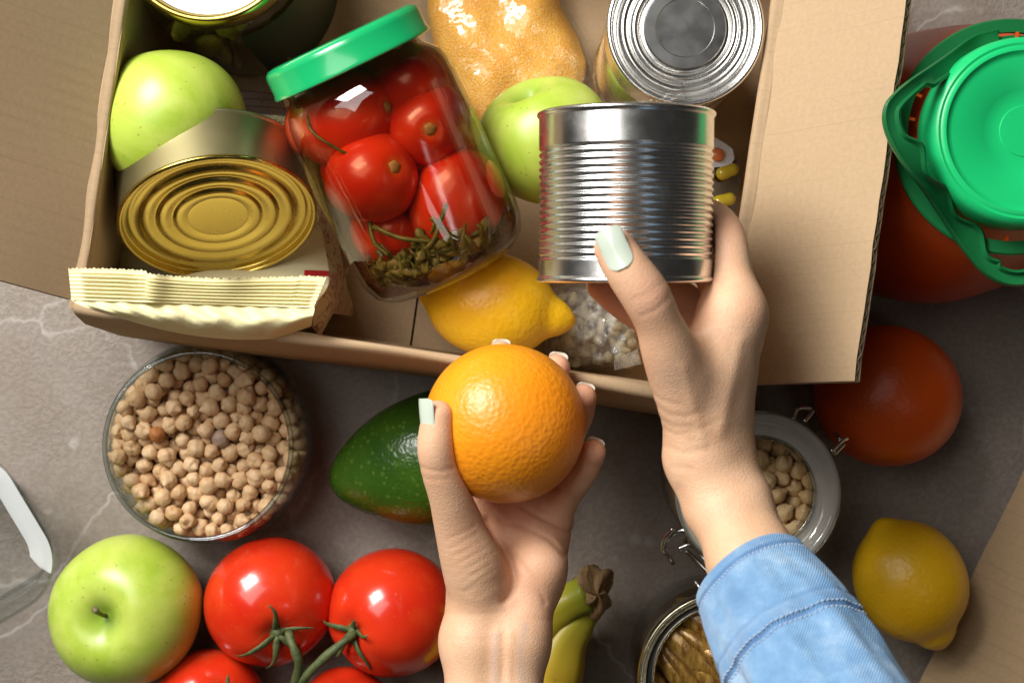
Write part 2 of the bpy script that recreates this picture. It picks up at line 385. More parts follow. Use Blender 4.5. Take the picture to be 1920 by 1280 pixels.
for nd in s.t.nodes:
    if nd.type == 'MATH' and nd.operation == 'COMPARE': nd.inputs[2].default_value = .013
c = s.mix(red2, c, (.50, .012, .02))
s.set(color=c, rough=.5); s.bump(s.noise(50, 4, .6), .4, .0018); M['printed'] = s.m
s = NT('packet_side'); c = s.ramp(s.noise(40, 4), [(.3, (.42, .33, .17)), (.7, (.52, .42, .23))])
sq = s.ramp(s.noise(85, 3, .5, dist=2.2), [(.50, 0), (.53, 1), (.58, 1), (.61, 0)])
c = s.mix(s.math('MULTIPLY', sq, .85), c, (.22, .012, .012)); s.set(color=c, rough=.5); s.bump(s.noise(60, 4), .5, .002); M['side'] = s.m
s = NT('corn_grits'); v = s.voro(900); c = s.mix(s.ramp(s.noise(40, 4), [(.3, 0), (.7, 1)]), (.84, .35, .015), (.93, .50, .06))
gcol = s.ramp(s.voro(650).outputs[0], [(.1, 0.0), (.9, 1)]); c = s.mix(s.ramp(s.noise(1300, 2), [(.56, 0), (.66, .7)]), c, (.98, .84, .46))
c = s.mix(s.ramp(s.noise(900, 2), [(.34, .5), (.44, 0)]), c, (.62, .26, .03)); s.set(color=c, rough=.6); s.bump(v.outputs[0], .45, .0009); M['grits'] = s.m
M['rice'] = veg('pale_pasta', (.62, .52, .33), (.78, .69, .48), 90, .45, sss=.1)
s = NT('smoked_fish'); at = s.coord(); c = s.ramp(s.noise(1, 6, .7, vec=s.mapped((300, 70, 120), .75)), [(.28, (.06, .025, .008)), (.42, (.30, .14, .03)), (.56, (.58, .34, .06)), (.74, (.72, .54, .24))])
s.set(color=c, rough=.28, metal=.25, coat=.5, coatr=.15); s.bump(s.noise(380, 4), .5, .0008); M['fish'] = s.m
# denim
s = NT('pale_denim'); n1 = s.noise(55, 5, .65); n2 = s.noise(240, 4, .7)
c = s.ramp(n1, [(.30, (.13, .29, .52)), (.5, (.22, .41, .65)), (.72, (.42, .60, .79))])
c = s.mix(s.ramp(n2, [(.35, .55), (.65, 0)]), c, (.16, .31, .53))
at = s.n('ShaderNodeAttribute'); at.attribute_name = 'seam'
c = s.mix(s.math('MULTIPLY', at.outputs['Fac'], s.ramp(s.noise(110, 3), [(.35, .1), (.6, .8)])), c, (.07, .17, .38))
s.set(color=c, rough=.9, sheen=.2, spec=.2)
uv = s.coord('UV'); wv = s.sep(uv); tw = s.math('SINE', s.math('MULTIPLY', s.math('ADD', wv[0], wv[1]), 4600))
s.bump(s.math('ADD', s.math('MULTIPLY', tw, .9), s.math('MULTIPLY', n2, 1.2)), .5, .0006); M['denim'] = s.m
M['thread'] = simple('seam_thread', (.42, .52, .66), .8)
# skin
s = NT('skin'); at = s.n('ShaderNodeAttribute'); at.attribute_name = 'blush'
c = s.ramp(s.noise(45, 4), [(.3, (.71, .43, .25)), (.7, (.79, .51, .325))])
c = s.mix(s.math('MULTIPLY', at.outputs['Fac'], .75), c, (.74, .30, .20))
c = s.mix(s.ramp(s.noise(650, 4, .65), [(.48, 0), (.72, .32)]), c, (.62, .34, .23))
c = s.mix(s.ramp(s.noise(130, 4, .6), [(.45, 0), (.7, .35)]), c, (.72, .37, .22))
av = s.n('ShaderNodeAttribute'); av.attribute_name = 'vein'; c = s.mix(s.math('MULTIPLY', av.outputs['Fac'], .4), c, (.44, .38, .34))
s.set(color=c, rough=.5, sss=.07, ssr=(1, .35, .18), sscale=.003, spec=.35)
h = s.math('ADD', s.math('MULTIPLY', s.noise(1, 4, .65, vec=s.mapped((1100, 1500, 1100), .3)), 1), s.math('MULTIPLY', s.voro(1100).outputs[0], .8)); s.bump(h, .32, .0004)
M['skin'] = s.m
s = NT('mint_nail_polish'); c = s.mix(s.noise(50, 2), (.56, .64, .53), (.60, .67, .56)); s.set(color=c, rough=.16, coat=.6, coatr=.06); M['nail'] = s.m
M['nail_under'] = simple('nail_underside', (.72, .66, .55), .3)

# ------------------------------------------------------------------ table
v = np.array([[-1.6, -1.4, 0], [1.6, -1.4, 0], [1.6, 1.4, 0], [-1.6, 1.4, 0]])
tag(obj('table', v, [[0, 1, 2, 3]], M['table'], smooth=False, base=(0, 0, 0)), kind='structure')

# ------------------------------------------------------------------ cardboard boxes
def sheet(name, A, B, C, D, t, m, parent, pitch=.006, fl=True, bend=0.0):
    """corrugated board: A-B the hinge, D-C the far edge; inner liner up; liners and fluting are meshes of their own"""
    A, B, C, D = (np.array(x, float) for x in (A, B, C, D))
    nrm = np.cross(B - A, D - A); nrm /= np.linalg.norm(nrm)
    L = np.linalg.norm(B - A); H = np.linalg.norm(D - A)
    nu, nv = 24, 10
    def srf(u, w_, off):
        p = (A * (1 - u) + B * u) * (1 - w_) + (D * (1 - u) + C * u) * w_
        return p + nrm * (off + bend * math.sin(math.pi * u) * w_ + .0003 * math.sin(9 * u + 5 * w_))
    def liner(o0, o1):
        V, U, F = [], [], []
        for lay in (o0, o1):
            for j in range(nv + 1):
                for i in range(nu + 1):
                    jit = (.0002 * math.sin(i * 2.7) + .0002 * math.sin(i * 5.1)) * (j == nv) / H
                    V.append(srf(i / nu, j / nv + jit, lay)); U.append((i / nu * L, j / nv * H))
        n = (nu + 1) * (nv + 1)
        for j in range(nv):
            for i in range(nu):
                a = j * (nu + 1) + i; q = [a, a + 1, a + nu + 2, a + nu + 1]
                F.append([x + n for x in q] if o1 > o0 else q); F.append(q[::-1] if o1 > o0 else [x + n for x in q][::-1])
        per = [i for i in range(nu + 1)] + [(j) * (nu + 1) + nu for j in range(1, nv + 1)] + [nv * (nu + 1) + i for i in range(nu - 1, -1, -1)] + [j * (nu + 1) for j in range(nv - 1, 0, -1)]
        for k in range(len(per)):
            a, b = per[k], per[(k + 1) % len(per)]; F.append([a, b, b + n, a + n])
        return V, F, U
    V, F, U = liner(-.0005, 0); root = obj(name, V, F, m, parent, angle=30, uv=U)
    V, F, U = liner(-t, -t + .0005); obj('outer_liner', V, F, m, root, angle=30, uv=U)
    if fl:
        nz = max(4, int(L / pitch * 2)); V, F = [], []; ud = (B - A) / L
        for k in range(nz + 1):
            off = (-.0012 if k % 2 else -t + .0010)
            for w_ in (0.01, .998):
                for th_ in (-.0004, .0004): V.append(srf(k / nz, w_, off) + ud * th_)
        for k in range(nz):
            a = k * 4; F += [[a, a + 4, a + 6, a + 2], [a + 1, a + 3, a + 7, a + 5], [a + 2, a + 6, a + 7, a + 3]]
        obj('fluting', V, F, M['flute'], root, smooth=False)
    return root
RZ = .13
FL = P(135, 578, RZ); FR = P(1355, 756, RZ)
e1 = FR - FL; BW = np.linalg.norm(e1); e1 /= BW; e2 = np.array([-e1[1], e1[0], 0]); ez = np.array([0, 0, 1.])
DP = .255
bx = thing('cardboard_box', 'open brown cardboard box filled with food, its flaps folded out', 'box', (FL + FR) / 2 * [1, 1, 0] + e2 * DP / 2)
def down(p, z=.004): return np.array([p[0], p[1], z])
BL, BR = FL + e2 * DP, FR + e2 * DP
LNl, LNr = -e1 * .010, e1 * .017
sheet('box_wall', down(FL) + LNl, FL, BL, down(BL) + LNl, .004, M['card'], bx, fl=False)           # left
sheet('box_wall', FR, down(FR) + LNr, down(BR) + LNr, BR, .004, M['card'], bx, fl=False)           # right
sheet('box_wall', down(FR) + LNr, FR, FL, down(FL) + LNl, .004, M['card'], bx, fl=False)           # front
sheet('box_wall', FL + e2 * DP - [0, 0, 0], BR, down(BR) + LNr, down(BL) + LNl, .004, M['card'], bx, fl=False)
mid0, mid1 = down(FL + e1 * BW * .49), down(BL + e1 * BW * .49)
sheet('floor_flap', mid0 - e1 * .0006 + ez * .0025, mid1 - e1 * .0006 + ez * .0025, down(BL) + LNl + ez * .0025, down(FL) + LNl + ez * .0025, .002, M['card'], bx, fl=False)
sheet('floor_flap', mid1 + e1 * .0006 + ez * .0021, mid0 + e1 * .0006 + ez * .0021, down(FR) + LNr + ez * .0021, down(BR) + LNr + ez * .0021, .002, M['card'], bx, fl=False)
# right flap, raised and facing the light
fa, fb = FR + e2 * .009, BR - e2 * .004
outer = lambda px, py, z: P(px, py, z)
oc0, oc1 = P(1583, 716, .172), P(1606, 690, .162)
fr_out1 = P(1606, 690, .170) + (P(1700, 0, .170) - P(1606, 690, .170)) * 1.45
rf = sheet('flap', fb, fa, P(1602, 714, .170), fr_out1, .0054, M['card'], bx, bend=.0)
# left flap, raised, turned away from the light
lf0 = FL + e2 * .004; lf1 = BL - e2 * .004
sheet('flap', lf0, lf1, lf1 - e1 * .075 + ez * .075, P(-304, 443, .205), .0045, M['card'], bx, bend=.0)
# front flap folded over the rim and down outside
V, U, F = [], [], []
prof = [(.0, -.004), (-.0002, .0006), (-.0012, .0016), (-.0030, .0019), (-.0050, .0010), (-.0064, -.003), (-.0105, -.02), (-.013, -.05), (-.016, -.085)]
NU = 40
for i in range(NU + 1):
    u = i / NU; q = FL + (FR - FL) * (u * .992 + .004)
    for k, (a, b) in enumerate(prof):
        wv = .0012 * math.sin(u * 7 + 1) * (k > 2) + .0005 * math.sin(u * 23) * (k in (2, 3, 4))
        V.append(q + e2 * (a - wv + .0044) + ez * (b + .0012 * math.sin(u * 5))); U.append((u * BW, k * .008))
n = len(prof)
for i in range(NU):
    for k in range(n - 1): a = i * n + k; F.append([a, a + 1, a + n + 1, a + n])
obj('flap', V, F, M['card'], bx, uv=U)
for A_, B_, sgn in ((FL, BL, 1), (FR, BR, -1)):
    n_ = 40; rows_ = []
    for k in range(n_ + 1):
        q = A_ + (B_ - A_) * k / n_ + ez * .0004 * math.sin(k * .9)
        rows_.append([q + e1 * sgn * a_ + ez * b_ for a_, b_ in ((.0045, -.004), (.0042, -.0004), (.0034, .0004), (.0015, .0005), (-.0004, .0006), (-.0010, .0008), (-.0016, .0004))])
    v, f = loft(rows_, closed=False); obj('crease', v, f if sgn < 0 else [q[::-1] for q in f], M['card'], bx, uv=[(i // 7 * .0064, i % 7 * .0015) for i in range(len(v))])
# second box, lower right: its flap slopes down to the table
b2 = thing('cardboard_box', 'brown ruled cardboard box flap beside the lemon in the lower right corner', 'box', P(2120, 1250, 0) * [1, 1, 0])
A2, B2 = P(1712, 1302, .012), P(1930, 862, .012); d2 = (B2 - A2) / np.linalg.norm(B2 - A2); n2 = np.array([d2[1], -d2[0], 0])
A2 = A2 - d2 * .08; B2 = B2 + d2 * .05
A3, B3 = A2 + n2 * .13 + ez * .055, B2 + n2 * .13 + ez * .055
sheet('flap', B2 * 1, A2 * 1, A3, B3, .004, M['card2'], b2, bend=0) if False else sheet('flap', A3, B3, B2, A2, .004, M['card2'], b2)
sheet('box_wall', B3 - ez * .0035 + n2 * .003, A3 - ez * .0035 + n2 * .003, down(A3 + n2 * .003, .002), down(B3 + n2 * .003, .002), .004, M['card2'], b2, fl=False)

# ------------------------------------------------------------------ fruit and vegetables
def fruit(name, label, cat, fn, loc, Mx, m, nu=64, nv=40, group=None):
    v, f = sphere_fn(fn, nu, nv); me = make_mesh(name, v, f, m)
    o = bpy.data.objects.new(name, me); col.objects.link(o); o.location = loc
    o.rotation_euler = Matrix([list(r) for r in Mx]).to_euler(); W[o] = np.array(loc, float)
    return tag(o, label, cat, group)
def child(name, v, f, m, parent, smooth=True):        # v in the parent's own coordinates
    me = make_mesh(name, v, f, m, smooth); o = bpy.data.objects.new(name, me); col.objects.link(o); o.parent = parent; W[o] = W[parent]; return o
def apple_fn(r, lob=.035, seed=0, h=.9):
    def fn(th, ph):
        x = math.cos(th)
        rr = r * (1 - .36 * math.exp(-(th / .30) ** 2) - .20 * math.exp(-((math.pi - th) / .28) ** 2))
        rr *= 1 + .035 * math.sin(th) * math.cos(th) * 2
        rr *= 1 + lob * math.cos(5 * ph + seed) * (.25 + .75 * ((1 - x) / 2) ** 2) * math.sin(th) ** .5
        rr *= 1 + .018 * math.sin(2 * ph + seed * 2 + 1)
        return np.array([rr * math.sin(th) * math.cos(ph), rr * math.sin(th) * math.sin(ph), rr * x * h])
    return fn
ap = fruit('apple', 'green apple with its stem up, standing on the table', 'apple', apple_fn(.0405, .02), P(240, 1143, .036), rot(-5, -9, 20), M['apple'], group='green apples')
pts = spline([(0, 0, .018), (-.0005, .0015, .026), (.0008, .004, .034), (.0022, .006, .0385)], 10)
v, f = tube(pts, [.0014, .0012, .0011, .0011, .0011, .0011, .0012, .0014, .0018, .0020], 8); child('stem', v, f, M['apple_stem'], ap)
fruit('apple', 'green apple in the box beside the left cardboard wall', 'apple', apple_fn(.0368, .03, 1.2, .97), P(321, 232, .100), rot(38, 62, 10), M['apple'], group='green apples')
fruit('apple', 'green apple in the box half hidden by the tin in hand', 'apple', apple_fn(.0345, .02, 2.2, .93), P(1024, 266, .080), rot(-60, 30, 40), M['apple'], group='green apples')

def orange_fn(r, sq=.97, sd=0):
    def fn(th, ph):
        rr = r * (1 - .03 * math.exp(-(th / .2) ** 2)) * (1 + .008 * math.sin(3 * ph + sd) * math.sin(th) + .006 * math.sin(2 * th + ph))
        return np.array([rr * math.sin(th) * math.cos(ph), rr * math.sin(th) * math.sin(ph), rr * sq * math.cos(th)])
    return fn
OC = P(946, 793, .160); OR = .0363
fruit('orange', 'bright orange held in the open left hand', 'orange', orange_fn(OR, .985), OC, rot(100, 20, 0), M['orange'], 96, 64, group='oranges')
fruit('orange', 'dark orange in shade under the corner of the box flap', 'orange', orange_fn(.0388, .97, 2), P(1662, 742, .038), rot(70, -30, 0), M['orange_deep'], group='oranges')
def lemon_fn(L, r, tip=.011, sd=0):
    def fn(th, ph):
        x = math.cos(th); rr = r * math.sin(th) ** .92 * (1 + .02 * math.cos(3 * ph + sd))
        z = L * x + tip * (math.exp(-(th / .26) ** 2) - .55 * math.exp(-((math.pi - th) / .24) ** 2))
        nip = .22 * r * (math.exp(-((th - .22) / .12) ** 2))
        return np.array([(rr + nip * .25) * math.cos(ph), (rr + nip * .25) * math.sin(ph), z])
    return fn
LC = P(921, 571, .088)
fruit('lemon', 'yellow lemon inside the box behind the held orange', 'lemon', lemon_fn(.0325, .0262, .011), LC, frame((.96, -.20, .12)), M['lemon'], 72, 56, group='lemons')
fruit('lemon', 'yellow lemon lying on the table near the right corner', 'lemon', lemon_fn(.0325, .0298, .0075, 1), P(1705, 1088, .031), frame((.42, -.88, .1)), M['lemon_deep'], 72, 56, group='lemons')
def avo_fn(th, ph):
    x = math.cos(th); r = .0355 * math.sin(th) * (1 - .20 * x - .08 * x * x) * (1 + .012 * math.sin(3 * ph + 4 * th))
    return np.array([r * math.cos(ph), r * math.sin(ph), .053 * x])
fruit('avocado', 'glossy dark green avocado on the table behind the held orange', 'avocado', avo_fn, P(797, 862, .034), frame((-.965, -.24, -.04)), M['avocado'], 72, 48)

def tomato_fn(r, sq, sd, lob=.02):
    def fn(th, ph):
        rr = r * (1 - .17 * math.exp(-(th / .26) ** 2) - .05 * math.exp(-((math.pi - th) / .3) ** 2))
        rr *= 1 + lob * math.cos(5 * ph + sd) * math.exp(-(th / 1.0) ** 2) * math.sin(th) + .012 * math.sin(2 * ph + sd)
        return np.array([rr * math.sin(th) * math.cos(ph), rr * math.sin(th) * math.sin(ph), rr * sq * math.cos(th)])
    return fn
def tomato(label, px, py, z, r, sq, axis, sd, sepals):
    o = fruit('tomato', label, 'tomato', tomato_fn(r, sq, sd), P(px, py, z), frame(axis), M['tomato'], group='ripe tomatoes on the vine')
    top = r * sq * .84
    v, f = lathe([(0, top + .0035), (.0028, top + .003), (.0042, top + .0012), (.004, top - .001)], 10); child('calyx', v, f, M['stem_green'], o)
    for k, (ang, L, curl) in enumerate(sepals):
        a = R(ang); rnd = random.Random(k * 7 + int(px)); pl = []
        for i in range(9):
            t = i / 8; q = L * t; lift = .002 + curl * t * t + .0014 * math.sin(3 * t + k)
            th = q / r; rr = r * (1 - .17 * math.exp(-(th / .26) ** 2)); d = rr * math.sin(th)
            aa = a + .35 * math.sin(2.2 * t + k) * t
            pl.append((d * math.cos(aa), d * math.sin(aa), rr * sq * math.cos(th) + lift))
        w_ = [.0011, .0018, .0021, .0017, .0016, .0011, .0010, .0006, .0003]
        v, f = tube(pl, w_, 6, .45); child('sepal', v, f, M['stem_green'], o)
    return o
tA = tomato('large red tomato with curled green calyx beside the green apple', 507, 1127, .0335, .0352, .94, (.28, -.42, .86), .5, [(200, .030, .0), (255, .022, .004), (320, .028, .001), (40, .020, .006), (110, .024, .004)])
tB = tomato('red tomato partly covered by the left wrist', 737, 1147, .0335, .0345, 1.02, (-.62, -.18, .77), 2, [(150, .022, .002), (230, .02, .004), (300, .026, .0), (60, .016, .006), (10, .018, .003)])
tC = tomato('red tomato cut by the photo edge under the green apple', 392, 1320, .032, .0300, .9, (.45, .35, .8), 1, [(60, .012, .004), (150, .018, .002), (270, .02, .003)])
tD = tomato('red tomato cut by the photo edge under the vine fork', 652, 1342, .032, .0270, .9, (-.4, -.3, .85), 3, [(90, .014, .002), (200, .014, .003)])
vs = []
def vine(pts, r0, r1, n=16): vs.append(tube(spline([P(*p) for p in pts], n), np.linspace(r0, r1, n) * .82 * (1 + .12 * np.sin(np.arange(n) * 1.3)), 9))
vine([(541, 1185, .064), (549, 1210, .069), (560, 1240, .067), (556, 1275, .060), (540, 1320, .05)], .0026, .0034)
vine([(667, 1186, .060), (640, 1206, .066), (600, 1240, .066), (566, 1276, .061), (548, 1320, .052)], .0024, .0034)
vine([(432, 1300, .058), (470, 1330, .056), (540, 1330, .048)], .002, .003)
v, f = join(vs); tag(obj('tomato_vine', v, f, M['stem_green']), 'green forked vine stem joining the red tomatoes', 'vine')

# bananas
bn = thing('banana_bunch', 'green tipped yellow bananas behind the left wrist', 'bananas', P(1060, 1200, 0))
def banana(pts, radii):
    n = 30; p = spline([P(*q) for q in pts], n); rad = np.interp(np.linspace(0, 1, n), np.linspace(0, 1, len(radii)), radii)
    seg = 20; tan = np.gradient(p, axis=0); tan /= np.linalg.norm(tan, axis=1)[:, None]; rings = []
    for k in range(n):
        u = np.cross(tan[k], [0, 0, 1.]); u /= np.linalg.norm(u); b = np.cross(u, tan[k])
        a = np.arange(seg) * 2 * math.pi / seg; rr = rad[k] * (1 + .055 * np.cos(5 * a + .4))
        rings.append(p[k] + np.outer(rr * np.cos(a), u) + np.outer(rr * np.sin(a), b))
    v, f = loft(rings); o = obj('banana', v, f, M['banana'], bn)
    at = o.data.attributes.new('tip', 'FLOAT', 'POINT'); t = np.concatenate([np.repeat(np.linspace(0, 1, n), seg), [0, 1]]); at.data.foreach_set('value', np.clip(1 - t * 1.35, 0, 1))
banana([(1105, 1112, .040), (1068, 1128, .036), (1010, 1165, .032), (930, 1240, .03), (880, 1330, .03)], [.0098, .0095, .0115, .0175, .018, .015])
banana([(1112, 1128, .034), (1088, 1160, .032), (1052, 1212, .030), (1030, 1290, .029), (1035, 1400, .03)], [.0085, .0085, .0125, .0175, .018, .014])
def crown_fn(th, ph):
    d = np.array([math.sin(th) * math.cos(ph), math.sin(th) * math.sin(ph), math.cos(th)])
    r = .0125 * (1 + .16 * math.sin(5 * ph + 3 * th) + wob(d, 3, .16))
    p = d * r * [1.0, 1.05, 1.05]
    if d[0] > .2: p[0] -= .35 * (d[0] - .2) * .012 + .002 * math.exp(-((d[1]) ** 2 + (d[2] - .3) ** 2) * 6)
    return p + P(1118, 1106, .036)
v, f = sphere_fn(crown_fn, 30, 20); obj('crown', v, f, M['crown'], bn)

# ------------------------------------------------------------------ glass jar of chickpeas
JC = P(371, 836, .065) * [1, 1, 0]
gj = thing('glass_jar', 'round open glass jar full of dried chickpeas on the table', 'jar', JC)
prof = [(0, .001), (.040, .001), (.047, .004), (.0525, .014), (.0548, .028), (.0545, .040), (.0525, .052), (.0495, .060), (.0484, .0635)]
v, f = lathe(prof, 96, None, JC); obj('glass_wall', v, f, M['glass'], gj)
inn = [(.0470, .0640), (.0478, .059), (.0505, .0515), (.0525, .040), (.0528, .028), (.0505, .016), (.045, .006), (0, .005)]
v, f = lathe(inn, 96, None, JC); obj('inner_wall', v, f, M['glass'], gj)
v, f = lathe([(.0482 + .0014 * math.cos(a), .0645 + .0013 * math.sin(a)) for a in np.linspace(0, 2 * math.pi, 15)], 96, None, JC); obj('rim', v, f, M['glass_rim'], gj)
def settle(n, r, rin, ztop, seed, steps=170):
    g = np.random.default_rng(seed); a = g.uniform(0, 6.28, n); q = np.sqrt(g.uniform(0, 1, n)) * rin(.03)
    p = np.stack([q * np.cos(a), q * np.sin(a), g.uniform(.01, .10, n)], 1); rad = r * g.uniform(.88, 1.12, n)
    for it in range(steps):
        p[:, 2] -= .0006 if it < steps * .7 else .0001
        for _ in range(2):
            d = p[:, None] - p[None]; L = np.sqrt((d * d).sum(2)) + np.eye(n); ov = np.clip(rad[:, None] + rad[None] - L, 0, None); np.fill_diagonal(ov, 0)
            p += np.clip((d / L[..., None] * ov[..., None]).sum(1) * .42, -.003, .003)
            h = np.hypot(p[:, 0], p[:, 1]); mx = np.array([rin(z) for z in p[:, 2]]) - rad
            k = np.where(h > mx, mx / (h + 1e-9), 1); p[:, :2] *= k[:, None]; p[:, 2] = np.maximum(p[:, 2], .006 + rad)
    return p, rad
pz, pr_ = [i[1] for i in inn][::-1], [i[0] for i in inn][::-1]
jar_r = lambda z: float(np.interp(z, [.005, .006, .016, .028, .040, .0515, .059, .064], [.04, .045, .0505, .0528, .0525, .0505, .0478, .047])) - .0004
def pea_mesh(name, seed, r, m, nu=26, nv=18, beak=1.0, elong=0.0):
    g = np.random.default_rng(seed); ph0 = g.uniform(0, 6.28)
    def fn(th, ph):
        d = np.array([math.sin(th) * math.cos(ph), math.sin(th) * math.sin(ph), math.cos(th)])
        rr = 1 + .05 * math.cos(2 * ph + ph0) * math.sin(th) + beak * .34 * math.exp(-(th / .30) ** 2) - .10 * math.exp(-((th - .75) / .25) ** 2) * (1 + math.cos(ph - ph0)) * .6
        rr -= .19 * math.exp(-((math.sin(ph - ph0)) / .22) ** 2) * max(0, math.cos(ph - ph0)) * math.sin(th)
        rr += wob(d, 3.2, .06, seed % 20) + wob(d, 9, .034, (seed + 5) % 20)
        return d * r * rr * [.96, 1.0, .97 + elong]
    v, f = sphere_fn(fn, nu, nv); return make_mesh(name, v, f, m)
pea_meshes = [pea_mesh('chickpea', 3 + i, .0043, M['pea']) for i in range(9)]
pp, prad = settle(800, .0042, jar_r, .06, 5, 150)
def rand_rot(g): q = g.normal(0, 1, 4); q /= np.linalg.norm(q); from_ = __import__('mathutils').Quaternion(q); return from_.to_euler()
order = np.argsort(-pp[:, 2]); g = np.random.default_rng(3)
print('pea top', pp[order[:5], 2], 'layer300', pp[order[299], 2])
vis = order[:290]; low = order[290:]
zs = pp[:, 2]
special = {}
def nearest(px, py):
    best = None
    for i in vis[:60]:
        c = JC + pp[i]; s_ = S(c[2]); d = math.hypot(960 + c[0] * s_ - px, 640 - c[1] * s_ - py)
        if i not in special and (best is None or d < best[0]): best = (d, i)
    return best[1]
special[nearest(296, 803)] = (M['pea_red'], 'reddish brown chickpea, darkest one in the glass jar', 'chickpea')
special[nearest(413, 822)] = (M['pea_grey'], 'greyish brown chickpea near the middle of the glass jar', 'chickpea')
for i in vis:
    me = pea_meshes[i % 9]; mt, lab = None, 'tan dried chickpea among others in the round glass jar'
    if i in special: mt, lab = special[i][:2]; me = pea_mesh('chickpea', 40 + int(i) % 7, .0044, mt, beak=.2)
    o = bpy.data.objects.new('chickpea', me); col.objects.link(o); o.location = JC + pp[i]; o.rotation_euler = rand_rot(g)
    sc_ = prad[i] / .0042 * 1.03; o.scale = (sc_, sc_, sc_); tag(o, lab, 'chickpea', 'chickpeas in the glass jar')
pl = []
for i in low:
    v, f = sphere_fn(lambda th, ph: .0043 * np.array([math.sin(th) * math.cos(ph), math.sin(th) * math.sin(ph), math.cos(th)]), 10, 6); pl.append((v + JC + pp[i], f))
v, f = join(pl); tag(obj('chickpeas', v, f, M['pea']), 'lower layers of dried chickpeas seen through the glass jar', 'chickpeas', kind='stuff')

# ------------------------------------------------------------------ clip top jar of beans
KC = P(1424, 926, .102) * [1, 1, 0]
kj = thing('clip_jar', 'glass clip top jar of tan beans under the right forearm', 'jar', KC)
v, f = lathe([(0, .001), (.034, .001), (.0385, .005), (.0392, .02), (.0392, .075), (.037, .084), (.0345, .088), (.0345, .093)], 72, None, KC); obj('glass_wall', v, f, M['glass_jar'], kj)
v, f = lathe([(.0345, .0905), (.0405, .0905), (.0408, .094), (.0408, .099), (.0400, .1015), (.0380, .1025), (.0362, .1018), (.0345, .0985), (.0325, .0975), (.0300, .0970), (.0282, .0965)], 96, None, KC); obj('lid', v, f, M['lid_glass'], kj)
lid_ = [c for c in kj.children if c.name.startswith('lid')][0]
v, f = lathe([(.0284, .0968), (.0276, .0975), (.0268, .0968), (.0266, .0900), (.0260, .0878), (0, .0875)], 72, None, KC); obj('lid_window', v, f, M['glass'], lid_, angle=12)
v, f = lathe([(.0278 + .0011 * math.cos(a), .0972 + .0011 * math.sin(a)) for a in np.linspace(0, 6.2832, 11)], 72, None, KC); obj('lid_ring', v, f, M['glass_rim'], lid_)
v, f = lathe([(.0398 + .0008 * math.cos(a), .1012 + .0008 * math.sin(a)) for a in np.linspace(0, 6.2832, 9)], 72, None, KC); obj('lid_edge', v, f, M['glass_rim'], lid_)
def wires(name, lst, parent, r=.0012): v, f = join([tube(spline([P(*q) for q in p], 26), r, 8) for p in lst]); return obj(name, v, f, M['wire'], parent)
wires('clasp', [[(1262, 990, .086), (1246, 1010, .080), (1243, 1032, .074), (1256, 1046, .070), (1262, 1055, .066)], [(1246, 1030, .076), (1252, 1008, .080), (1278, 994, .083), (1305, 1003, .085), (1325, 1020, .086)],
                [(1272, 1028, .070), (1296, 1022, .071), (1318, 1044, .072), (1345, 1072, .076)], [(1286, 1032, .066), (1308, 1052, .067), (1338, 1082, .07)], [(1290, 1000, .086), (1284, 1014, .078), (1298, 1018, .074), (1330, 1050, .073)]], kj, .0013)
wires('hinge', [[(1487, 786, .094), (1496, 766, .088), (1512, 764, .086), (1524, 770, .088), (1508, 790, .094)]], kj, .0010)
wires('hinge', [[(1558, 846, .094), (1578, 826, .089), (1588, 822, .086)], [(1576, 824, .090), (1567, 812, .085)], [(1565, 850, .092), (1582, 832, .088)]], kj, .0011)
wires('neck_wire', [[(1262, 880, .085), (1272, 940, .088), (1284, 984, .088), (1300, 1010, .087)]], kj, .0009)
kp, krad = settle(470, .0047, lambda z: .0375, .08, 8, 130)
print('bean top', kp[:, 2].max())
dz_ = .080 - kp[:, 2].max(); kp[:, 2] += max(0, dz_) * 0
ko = np.argsort(-kp[:, 2]); bm = [pea_mesh('bean', 20 + i, .0048, M['bean'], beak=.5, elong=.10) for i in range(5)]
for i in ko[:75]:
    o = bpy.data.objects.new('bean', bm[i % 5]); col.objects.link(o); o.location = KC + kp[i]; o.rotation_euler = rand_rot(g)
    tag(o, 'tan dried bean seen through the lid of the clip top jar', 'bean', 'beans in the clip top jar')
pl = []
for i in ko[75:]:
    v, f = sphere_fn(lambda th, ph: .0048 * np.array([math.sin(th) * math.cos(ph), math.sin(th) * math.sin(ph), math.cos(th)]), 10, 6); pl.append((v + KC + kp[i], f))
v, f = join(pl); tag(obj('beans', v, f, M['bean']), 'lower layers of beans seen through the clip top jar', 'beans', kind='stuff')

# ------------------------------------------------------------------ open jar of smoked sprats
SC = P(1363, 1277, .070) * [1, 1, 0]
sj = thing('fish_jar', 'open round jar of smoked fish half under the denim sleeve', 'jar', SC)
v, f = lathe([(0, .002), (.042, .002), (.0445, .006), (.0450, .02), (.0450, .062), (.0440, .066)], 80, None, SC); obj('glass_wall', v, f, M['glass_jar'], sj)
v, f = lathe([(.0455, .060), (.0460, .0665), (.0455, .0695), (.0447, .0700), (.0437, .0694), (.0432, .0682), (.0422, .0690), (.0415, .0684), (.0411, .0650), (.0398, .0640), (.0385, .0652), (.0374, .0655), (.0367, .0645), (.0360, .060)], 110, None, SC)
obj('rim', v, f, metal('brass_rim', (.66, .62, .46), .22), sj)
v, f = lathe([(.0410, .0652), (.0400, .0648), (.0386, .0653)], 110, None, SC); obj('rubber_ring', v + [0, 0, .0006], f, simple('dark_rubber', (.03, .03, .028), .5), sj)
wires('clasp', [[(1322, 1112, .066), (1313, 1102, .068), (1303, 1090, .066)], [(1316, 1110, .066), (1330, 1102, .070), (1345, 1100, .07)]], sj, .0011)
